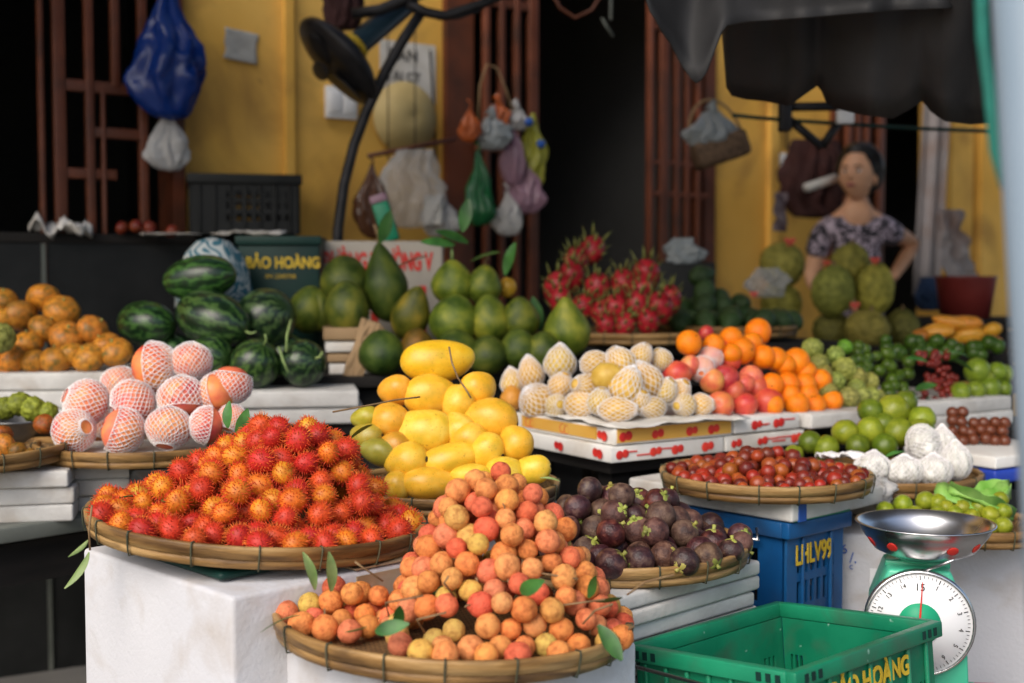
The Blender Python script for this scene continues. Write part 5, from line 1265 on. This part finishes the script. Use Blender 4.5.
for k in range(3):
    m = MB(); vs, fs = ball(sph, 8, 12, 1, 0, 1, 0, (rr * .42, rr * .2, .006)); m.add(vs, fs, M=q4 @ Matrix.Rotation(k * 2.094, 4, 'Z') @ Matrix.Translation((rr * .5, 0, -.055)) @ Matrix.Rotation(.3, 4, 'X')); m.build('blade', M['dark_metal'], fn)
M['motor'] = pm('blue_grey_enamel', [(.012, .03, .045), (.03, .06, .085)], 6, 3, .35)
wtube(fn, 'motor_housing', [c0 + ax * .03, c0 + ax * .05, c0 + ax * .30], [.045, .037, .040], M['motor'], 16)
wtube(fn, 'collar', [c0 + ax * .052, c0 + ax * .068], .044, M['yellow_ink'], 16)
wtube(fn, 'yoke', [loc(408, 4), loc(425, 12), loc(445, 16), loc(482, 4), loc(520, -14)], .016, M['dark_metal'], 10)
wtube(fn, 'yoke', [loc(352, 14), loc(380, 10), loc(420, -6), loc(470, -22)], .018, M['dark_metal'], 10)
wtube(fn, 'cable', [loc(425, 14), loc(440, 19), loc(458, 18), loc(480, 10)], .005, M['dark_metal'], 6)
o = bag('hanging_cloth', PF(341, -40, .12), .11, .22, 44, pm('dark_maroon_cloth', [(.03, .012, .014), (.05, .02, .02)], 9, 3, .9), 'dark maroon cloth hanging behind the fan guard', 'cloth', knot=False, neck=.8)
# bags hanging by the door frame
def wbag(px, py, wpx, hpx, seed, mat, label, off=.3, **k):
    p = WW(px, py, off); s = p.y / F; return bag('plastic_bag', p, wpx * s, hpx * s, seed, M[mat], label, **k)
o = wbag(415, 150, 62, 78, 51, 'clear_bag', 'clear plastic bag with a white packet hanging from the rod', belly=.6, neck=.5, knot=False)
m = MB(); m.box((.06, .0, -.20), (.06, .05, .10)); m.build('white_packet', M['paper'], o, .004)
wbag(438, 195, 36, 42, 52, 'white_bag', 'small white bag low at the right end of the rod', belly=.6)
wbag(372, 165, 34, 74, 53, 'brown_bag', 'dark brown bag hanging left of the clear bag', off=.24)
m = MB(); m.box((0, 0, 0), (.05, .05, .12)); o = m.build('green_packet', M['green_plastic'], None, .006); p = P(386, 222, 3.86); o.location = p; o.rotation_euler = (0, -.3, 0); tag(o, 'green packet with pink top leaning behind the lettered box', 'packet')
m = MB(); m.box((0, 0, .072), (.05, .05, .025)); m.build('pink_top', M['pink_bag'], o, .004)
wbag(478, 150, 28, 76, 54, 'green_bag', 'slim green plastic bag hanging on the brown door frame', belly=.75, neck=.12)
wbag(470, 108, 20, 34, 55, 'orange_bag', 'small orange bag hanging on the door frame above the green bag', belly=.6)
wbag(492, 118, 34, 32, 56, 'grey_bag', 'grey blue bundle in the middle of the hanging bags', belly=.5, neck=.4)
wbag(512, 125, 24, 60, 57, 'pink_bag', 'pale pink bag hanging in the middle of the cluster', belly=.6)
wbag(533, 124, 30, 62, 58, 'lime_bag', 'yellow green bag at the right of the hanging cluster', belly=.6, neck=.3)
wbag(524, 168, 38, 46, 59, 'pink_bag', 'pinkish bag lowest right in the hanging cluster', belly=.6, neck=.3)
wbag(507, 192, 30, 44, 60, 'white_bag', 'dim beige bag at the bottom of the hanging cluster', belly=.7)
wbag(498, 104, 22, 24, 61, 'orange_bag', 'orange scrap of bag at the top of the hanging cluster', belly=.5, neck=.4)
wbag(516, 110, 24, 20, 62, 'white_bag', 'round white scrap of bag at the top of the hanging cluster', belly=.5, neck=.4)
o = wtube(None, 'wire_loop', [WW(478, 125, .3), WW(480, 85, .3), WW(487, 64, .3), WW(497, 68, .3), WW(506, 90, .3), WW(514, 115, .3)], .004, M['card_brown'], 6); tag(o, 'loop of pale wire holding the hanging bags', 'wire')
for n_, (x, y) in enumerate(((529, 122), (541, 144))): fruit('bottle_cap', BERRY[0], WW(x, y, .36), rq(g), .016, (.01, .05, .5), ('blue cap at the top of the hanging bags', 'blue cap on the yellow green bag')[n_], 'cap').data = bodymesh('bottle_cap', M['blue_ink'], sph, 8, 12)
o = wtube(None, 'red_cable', [P(545, -20, 4.6), P(560, 8, 4.6), P(575, 18, 4.6), P(592, 10, 4.6), P(610, -20, 4.6)], .006, M['brown'], 6); tag(o, 'loop of reddish cable hanging in the dark doorway', 'cable')
o = wtube(None, 'pull_string', [P(611, -20, 4.6), P(611, 20, 4.6), P(602, 18, 4.6), P(613, 37, 4.6)], .006, M['board'], 6); tag(o, 'grey pull string hanging in the dark doorway', 'string')
# wicker basket hanging by the right grille
p = P(720, 150, 4.5)
bs = empty('wicker_basket', p, R(-20), 'brown wicker basket with a grey plastic bag hanging before the right grille', 'basket')
bs.rotation_euler = (0, R(-18), 0)
m = MB(); m.box((0, 0, 0), (.19, .14, .09)); m.build('basket_body', pm('wicker', [(.06, .035, .02), (.16, .10, .06)], 60, 3, .7, (70, .8)), bs, .015)
m = MB(); m.tube([(.09 * math.cos(t_), 0, .04 + .14 * math.sin(t_)) for t_ in np.linspace(0, math.pi, 14)], .005, 6); m.build('handle', M['card_brown'], bs)
o = bag('plastic_bag', P(712, 112, 4.48), .16, .13, 71, M['grey_bag'], 'blue grey plastic bag lying in the wicker basket', belly=.55, neck=.3)
cm_ = pm('printed_cloth', [(.10, .06, .07), (.30, .24, .25)], 22, 4, .9)
# second switch and hanging dark mirror/bag by the woman
t_ = wallthing('wall_socket', 785, 166, .012, 'white socket on the right yellow wall', 'socket'); m = MB(); m.box((0, 0, 0), (.075, .02, .11)); m.build('socket_plate', M['white_paint'], t_, .003)
o = wtube(None, 'cable', [WW(786, 112, .02), WW(787, 150, .02)], .005, M['dark_metal'], 5); tag(o, 'dark cable above the white socket', 'cable')
bag('hanging_jacket', WW(814, 140, .2), .24, .34, 72, pm('dark_red_cloth', [(.022, .008, .008), (.045, .014, .012)], 8, 3, .9), 'dark red jacket hanging on the wall left of the woman', 'jacket', knot=False, neck=.7, belly=.5)
o = wtube(None, 'grey_tube', [WW(806, 188, .45), WW(836, 178, .45)], .018, M['paper'], 8); tag(o, 'short pale tube hanging behind the woman', 'tube')
crumple('cloth', P(780, 212, 5.0), .07, .15, 31, cm_, 'patterned cloth scrap hanging left of the woman', 'cloth', .02).rotation_euler = (R(90), 0, TH)
# curtain at the right
cm = pm('dull_white_cloth', [(.20, .18, .18), (.32, .29, .29)], 3, 4, .9, dirt=((.2, .10, .06), 4, .7))
a, b = W(925, 170, .05), W(949, 170, .05)
def cf(u, v): return (a.x + (b.x - a.x) * u - .1 * v, -.08 + .03 * math.sin(u * 14), 2.6 - 1.5 * v)
o = sheet('curtain', cf, 24, 10, cm, .004); o.location = WO; o.rotation_euler = (0, 0, TH); tag(o, 'dull white curtain hanging beside the right yellow column', 'curtain')
crumple('cloth', P(955, 245, 5.3), .18, .3, 35, cm, 'pile of pale patterned cloth at the foot of the right column', 'cloth', .05).rotation_euler = (R(80), 0, TH)
# jackfruits and their red tags
g = random.Random(111)
jf = [(782, 265, 44, 44, .35, 'jackfruit at the left, upper of the two beside the yellow wall', 4.5), (781, 304, 40, 44, -.3, 'jackfruit at the left, lower of the two beside the yellow wall', 4.45), (850, 264, 38, 40, .1, 'jackfruit highest, right before the woman', 4.45), (833, 291, 42, 50, 0, 'jackfruit in the middle row, on the left', 4.35), (874, 290, 38, 54, .1, 'jackfruit in the middle row, on the right', 4.38), (867, 329, 44, 38, .2, 'jackfruit in the bottom row at centre', 4.3), (902, 328, 34, 38, 0, 'shaded jackfruit in the bottom row at right', 4.4), (832, 330, 38, 36, 0, 'dark jackfruit in the bottom row at left', 4.42)]
for x, y, wd, hh, ti, lab, Y in jf:
    s = Y / F; o = fruit('jackfruit', JACK[g.randrange(2)], P(x, y, Y), orient((ti, -.1, 1), g.uniform(0, 6)), (wd / 2 * s, wd / 2 * s, hh / 2.5 * s), jit((1, 1, 1) if 'shaded' not in lab and 'dark' not in lab else (.5, .5, .5), .1, g), lab, 'jackfruit', 'jackfruits piled before the woman')  # the darker tint paints shade onto the shaded jackfruit
    child(o, 'stem', stem_mesh(.3, .08), (0, 0, 1.22))
M['redtag'] = pm('red_ribbon', [(.62, .05, .04), (.8, .14, .10)], 20, 2, .5)
def bow(loc, s, label):
    m = MB()
    for a in (-1, 1):
        vs, fs = ball(sph, 8, 10, 1, .25, 2, a, (.6, .3, .42)); m.add(vs, fs, M=Matrix.Translation((a * .5, 0, .1)) @ Matrix.Rotation(a * -.5, 4, 'Y'))
        m.tube([(a * .05, 0, 0), (a * .3, 0, -.5), (a * .35, 0, -.9)], [.1, .16, .2], 6)
    vs, fs = ball(sph, 6, 8, .22, 0); m.add(vs, fs)
    o = m.build('red_bow', M['redtag']); o.location = loc; o.scale = (s,) * 3; tag(o, label, 'bow')
for x, y, r_, lab, Y in ((790, 241, 5.5, 'small red bow on top of the upper left jackfruit', 4.45), (827, 263, 4, 'narrow red bow left of the highest jackfruit', 4.4), (875, 260, 5, 'red bow on top of the right jackfruit', 4.33), (855, 305, 5, 'red bow between the two middle jackfruits', 4.25), (754, 294, 4, 'red bow on the dark avocado heap', 4.0)):
    bow(P(x, y, Y), r_ * Y / F, lab)
# yellow mangoes / papayas at right
for n_, (x, y, L, T, an, lab) in enumerate(((962, 324, 40, 17, 0, 'long yellow orange mango lying on top at far right'), (950, 322, 36, 14, -12, 'yellow mango just under the top one, pointing left'), (937, 331, 34, 18, 5, 'orange mango at the left of the far right heap'), (967, 335, 34, 18, 10, 'orange mango in the lower middle of the far right heap'), (991, 330, 22, 16, 20, 'short yellow mango at the right of the far right heap'), (921, 335, 18, 14, 0, 'small red orange fruit at the left end of the far right heap'), (990, 342, 26, 14, -8, 'dull brownish mango lowest at far right'))):
    Y = 3.75; s = Y / F; a_ = R(an)
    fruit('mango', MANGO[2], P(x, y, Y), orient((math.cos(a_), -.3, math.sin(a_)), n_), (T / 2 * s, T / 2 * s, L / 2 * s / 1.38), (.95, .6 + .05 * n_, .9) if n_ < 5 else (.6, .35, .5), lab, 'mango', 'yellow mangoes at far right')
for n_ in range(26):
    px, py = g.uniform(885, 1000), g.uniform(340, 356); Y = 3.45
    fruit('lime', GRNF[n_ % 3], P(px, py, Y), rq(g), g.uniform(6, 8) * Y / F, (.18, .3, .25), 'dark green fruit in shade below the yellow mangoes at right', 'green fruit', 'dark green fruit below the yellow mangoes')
# red tub and blue bundle behind
p = P(965, 315, 4.6); tb = empty('red_tub', p, 0, 'dark red plastic tub standing far right behind the mangoes', 'tub')
m = MB(); m.lathe([(.0001, -.01), (.085, -.01), (.105, .13), (.110, .14), (.104, .14), (.083, .0), (.0001, 0)], 32); m.build('tub_body', pm('dark_red_plastic', [(.10, .012, .012), (.2, .03, .025)], 5, 3, .4), tb)
table(p.x, p.y + .05, .5, .4, p.z - .012, 0, 'dark table at the back right under the red tub')
bag('plastic_bag', P(928, 277, 4.9), .10, .13, 81, pm('dark_blue_cloth', [(.01, .03, .08), (.03, .06, .14)], 8, 3, .7), 'dark blue bundle behind the right jackfruits', 'bundle', neck=.5, knot=False)
bag('plastic_bag', P(683, 238, 4.3), .12, .09, 82, M['grey_bag'], 'greyish plastic bag lying above the avocados', neck=.5, belly=.5, knot=False)
slab(P(683, 268, 4.35).x, 4.38, P(683, 262, 4.3).z, .2, .2, P(683, 262, 4.3).z - .01, 0, 'dark box behind the avocados', None, 'black_plastic', 'box', 'storage_box', .006)
bag('plastic_bag', P(768, 268, 4.3), .13, .10, 83, M['clear_bag'], 'pale clear plastic lying at the wall foot right of avocados', neck=.5, belly=.5, knot=False)

# ------------------------------------------------------------------ the woman
def skin_mesh(name, verts, edges, radii, mat, sub=2, root=0):
    me = bpy.data.meshes.new(name); me.from_pydata([tuple(v) for v in verts], edges, []); me.update()
    t = bpy.data.objects.new(name, me); COL.objects.link(t)
    t.modifiers.new('skin', 'SKIN'); 
    if not me.skin_vertices: bpy.context.view_layer.objects.active = t; t.select_set(True)
    for i, r_ in enumerate(radii):
        v = me.skin_vertices[0].data[i]; v.radius = r_ if isinstance(r_, tuple) else (r_, r_); v.use_root = i == root
    s_ = t.modifiers.new('sub', 'SUBSURF'); s_.levels = sub; s_.render_levels = sub
    out = bpy.data.meshes.new_from_object(t.evaluated_get(bpy.context.evaluated_depsgraph_get())); bpy.data.objects.remove(t)
    out.materials.clear(); out.materials.append(mat)
    for pl in out.polygons: pl.use_smooth = True
    return out
M['skin'] = pm('human_skin', [(.55, .29, .17), (.68, .38, .23)], 12, 3, .5, sss=.1)
M['hair_black'] = pm('black_hair', [(.006, .005, .005), (.014, .012, .011)], 60, 3, .45, stretch=(1, 1, .15))
def blousemat():
    q = NT('printed_blouse'); tc = q.n('ShaderNodeTexCoord')
    nz = q.n('ShaderNodeTexNoise'); nz.inputs['Scale'].default_value = 34; nz.inputs['Detail'].default_value = 2; nz.inputs['Distortion'].default_value = 1.5
    q.l(tc.outputs['Object'], nz.inputs['Vector'])
    q.l(q.ramp(nz.outputs['Fac'], [(.49, (.025, .022, .03)), (.53, (.36, .29, .36)), (.64, (.46, .38, .45))]), q.b.inputs['Base Color']); q.b.inputs['Roughness'].default_value = .85
    return q.m
M['blouse'] = blousemat()
M['trousers'] = pm('dark_trousers', [(.012, .013, .018), (.025, .026, .035)], 8, 3, .85)
YW = 5.25; zf = .12
top = P(857, 151, YW).z; HT = top - zf            # standing height
wo = empty('person', (P(857, 200, YW).x, YW, zf), R(-8), 'woman in patterned short sleeved blouse standing with hand on hip behind jackfruits', 'person')
k = HT / 1.6
V = [(0, 0, .86), (0, .0, .98), (0, .005, 1.12), (0, .01, 1.24), (0, .012, 1.32), (0, .0, 1.385), (0, -.008, 1.44),   # 0 pelvis..6 neck top
     (.085, .012, 1.295), (.138, .01, 1.27), (.19, .12, 1.255), (.265, .21, 1.225), (.20, .11, 1.14), (.145, .02, 1.075),      # 7.. right-in-picture arm, hand on hip
     (-.085, .012, 1.295), (-.138, .01, 1.27), (-.175, .02, 1.09), (-.17, .01, 1.05), (-.10, -.07, 1.0), (-.04, -.10, .98),  # 13.. other arm down
     (.085, 0, .80), (.095, -.01, .45), (.10, .02, .08), (.10, -.10, .03), (-.085, 0, .80), (-.095, -.01, .45), (-.10, .02, .08), (-.10, -.10, .03)]
Ed = [(0, 1), (1, 2), (2, 3), (3, 4), (4, 5), (5, 6), (4, 7), (7, 8), (8, 9), (9, 10), (10, 11), (11, 12), (4, 13), (13, 14), (14, 15), (15, 16), (16, 17), (17, 18), (0, 19), (19, 20), (20, 21), (21, 22), (0, 23), (23, 24), (24, 25), (25, 26)]
Ra = [(.12, .09), (.10, .078), (.10, .078), (.11, .082), (.085, .062), (.046, .045), (.045, .045), (.065, .052), .046, .039, .035, .030, .024, (.065, .052), .046, .039, .035, .028, .022, .085, .056, .035, .03, .085, .056, .035, .03]
def sc3(vs): return [(x * k, y * k, z * k) for x, y, z in vs]
def scr(rs): return [tuple(q * k for q in r_) if isinstance(r_, tuple) else r_ * k for r_ in rs]
body = put('body', skin_mesh('body', sc3(V), Ed, scr(Ra), M['skin']), wo)
# head with face on the same body: separate lofted surface meeting the neck
def headfn(p, t, a):
    x, y, z = p
    j = max(0, -z); x *= 1 - .28 * j ** 1.4; y *= 1 - .10 * j
    if y < 0: y *= .96
    fx = math.exp(-(x / .16) ** 2)
    if y < -.3:
        y -= .16 * fx * math.exp(-((z + .16) / .13) ** 2) + .07 * fx * math.exp(-((z - .02) / .16) ** 2)      # nose
        y += .07 * (math.exp(-((x - .36) / .16) ** 2) + math.exp(-((x + .36) / .16) ** 2)) * math.exp(-((z - .06) / .11) ** 2)   # eye sockets
        y -= .05 * math.exp(-(x / .26) ** 2) * math.exp(-((z + .47) / .07) ** 2) + .05 * math.exp(-(x / .2) ** 2) * math.exp(-((z + .8) / .14) ** 2)
    return Vector((x, y, z))
hm = Matrix.Translation((0, -.022 * k, 1.50 * k)) @ Matrix.Rotation(R(-26), 4, 'Z') @ Matrix.Rotation(R(-4), 4, 'X')
vs, fs = ball(sph, 40, 48, 1, 0, 1, 0, None, headfn)
m = MB(); m.add([(v[0] * .072 * k, v[1] * .090 * k, v[2] * .108 * k) for v in vs], fs, M=hm)
for a in (-1, 1):
    ev, ef = ball(sph, 8, 10, 1, 0); m.add([(a * .071 * k + v[0] * .011 * k, .008 * k + v[1] * .018 * k, -.012 * k + v[2] * .030 * k) for v in ev], ef, M=hm)
head = m.build('head', M['skin'], body)
for a in (-1, 1):
    m = MB(); ev, ef = ball(sph, 8, 10, 1, 0); m.add([(a * .027 * k + v[0] * .0125 * k, -.0755 * k + v[1] * .006 * k, .006 * k + v[2] * .0065 * k) for v in ev], ef, M=hm); m.build('eye', M['white_paint'], body)
    m = MB(); m.add([(a * .027 * k + v[0] * .006 * k, -.0805 * k + v[1] * .003 * k, .006 * k + v[2] * .006 * k) for v in ev], ef, M=hm); m.build('iris', M['black_ink'], body)
    m = MB(); m.tube([(a * .013 * k, -.087 * k, .021 * k), (a * .027 * k, -.087 * k, .027 * k), (a * .042 * k, -.079 * k, .022 * k)], .0028 * k, 5, 0, hm); m.build('eyebrow', M['hair_black'], body)
m = MB(); ev, ef = ball(sph, 8, 12, 1, 0); m.add([(v[0] * .021 * k, -.0875 * k + v[1] * .006 * k, -.051 * k + v[2] * .0065 * k) for v in ev], ef, M=hm); m.build('lips', pm('lips', [(.30, .08, .07), (.36, .10, .09)], 20, 2, .45), body)
def hairfn(p, t, a):
    p = Vector(p); fr = max(0, -p.y)
    if p.y < -.25 and p.z < .62: p *= .80
    elif p.z < .0 and p.y < .1: p *= .9
    return p * (1 + .04 * noise.noise(p * 5))
vs, fs = ball(sph, 30, 36, 1, 0, 1, 0, None, hairfn)
m = MB(); m.add([(v[0] * .099 * k, v[1] * .108 * k + .018 * k, v[2] * .120 * k + .022 * k) for v in vs], fs, M=hm)
ev, ef = ball(sph, 12, 16, 1, .1); m.add([(v[0] * .04 * k, .105 * k + v[1] * .045 * k, -.02 * k + v[2] * .05 * k) for v in ev], ef, M=hm)
m.build('hair', M['hair_black'], body)
# hands: palm and five fingers each
def hand(wrist, dirv, side, curl, nrm):
    d = Vector(dirv).normalized(); n_ = Vector(nrm); n_ = (n_ - d * n_.dot(d)).normalized(); w2 = d.cross(n_) * side
    m = MB(); w0 = Vector(wrist)
    pv, pf = ball(sph, 12, 14, 1, 0); Mx = Matrix((( w2.x, d.x, n_.x, 0), (w2.y, d.y, n_.y, 0), (w2.z, d.z, n_.z, 0), (0, 0, 0, 1)))
    m.add([(v[0] * .038 * k, .04 * k + v[1] * .05 * k, v[2] * .014 * k) for v in pv], pf, M=Matrix.Translation(w0 * k) @ Mx)
    for i, (off, L) in enumerate(((-.027, .062), (-.009, .072), (.009, .067), (.026, .052))):
        p0 = Vector((off, .075, 0)); pts_ = [p0 - Vector((0, .02, 0)), p0]
        a_ = 0; q_ = p0
        for sgm in (.45, .32, .23): a_ += curl; q_ = q_ + Vector((0, math.cos(a_), -math.sin(a_))) * L * sgm; pts_.append(q_)
        m.tube([Matrix.Translation(w0 * k) @ Mx @ (q2 * k) for q2 in pts_], [.010 * k, .0095 * k, .0088 * k, .008 * k, .0055 * k], 8)
    th_ = [Vector((-.022, .02, -.004)), Vector((-.042, .045, -.012)), Vector((-.047, .07, -.02)), Vector((-.043, .088, -.026))]
    m.tube([Matrix.Translation(w0 * k) @ Mx @ (q2 * k) for q2 in th_], [.014 * k, .012 * k, .010 * k, .006 * k], 8)
    m.build('hand', M['skin'], body)
hand((.145, .02, 1.075), (-.55, -.75, -.45), 1, .45, (.55, -.75, .3))
hand((-.04, -.10, .98), (.9, -.3, -.2), -1, .30, (0, -.3, 1))
# blouse: torso with short sleeves, scooped neck
Vb = [(0, 0, .83), (0, 0, .98), (0, .005, 1.12), (0, .01, 1.215), (0, .014, 1.29), (.085, .014, 1.292), (.138, .012, 1.262), (.178, .10, 1.255), (-.085, .014, 1.292), (-.138, .012, 1.262), (-.168, .006, 1.155)]
Eb = [(0, 1), (1, 2), (2, 3), (3, 4), (4, 5), (5, 6), (6, 7), (4, 8), (8, 9), (9, 10)]
Rb = [(.145, .11), (.118, .094), (.116, .094), (.128, .096), (.112, .078), (.082, .070), (.060, .058), (.055, .052), (.082, .070), (.060, .058), (.052, .050)]
put('blouse', skin_mesh('blouse', sc3(Vb), Eb, scr(Rb), M['blouse']), body)
# chest skin showing in the scooped neckline, and a thin necklace line
m = MB(); ev, ef = ball(sph, 14, 18, 1, 0); m.add([(v[0] * .058 * k, -.050 * k + v[1] * .021 * k, 1.333 * k + v[2] * .058 * k) for v in ev], ef); m.build('neckline', M['skin'], body)
Vt = [(0, 0, .88), (.09, 0, .78), (.098, -.008, .45), (.10, .02, .10), (-.09, 0, .78), (-.098, -.008, .45), (-.10, .02, .10)]
put('trousers', skin_mesh('trousers', sc3(Vt), [(0, 1), (1, 2), (2, 3), (0, 4), (4, 5), (5, 6)], scr([(.15, .115), .10, .072, .062, .10, .072, .062]), M['trousers']), body)

# tape and scribbles on the big white box, scuffs on the front box
bx = [o for o in bpy.data.objects if o.get('label', '').startswith('large dirty white')][0]
M['tape'] = pm('brown_tape', [(.30, .20, .11), (.46, .36, .25)], 14, 4, .5, dirt=((.5, .46, .42), 20, .6))
m = MB(); m.box((.10, -.2165, .745), (.24, .0025, .045)); m.box((.10, -.19, .7772), (.24, .05, .0025)); m.build('tape', M['tape'], bx)
M['pencil'] = pm('faint_pen', [(.34, .33, .36), (.46, .45, .48)], 9, 2, .8)
def scrib(par, x, z, y, seed, n=16, w_=.03, h_=.02, face='y'):
    g_ = random.Random(seed); pts_ = []
    for i in range(n):
        u = x + w_ * (i / n - .5) + g_.uniform(-.006, .006); v = z + h_ * math.sin(i * 2.1) * g_.uniform(.4, 1)
        pts_.append((u, y, v) if face == 'y' else (y, u, v))
    m = MB(); m.tube(pts_, .0006, 4); m.build('pen_mark', M['pencil'], par)
scrib(bx, -.05, .60, -.2262, 2, 12, .05, .012, face='x'); scrib(bx, .08, .56, -.2262, 3, 20, .06, .03, face='x')
scrib(bx, -.10, .64, -.2162, 5, 14, .07, .01)
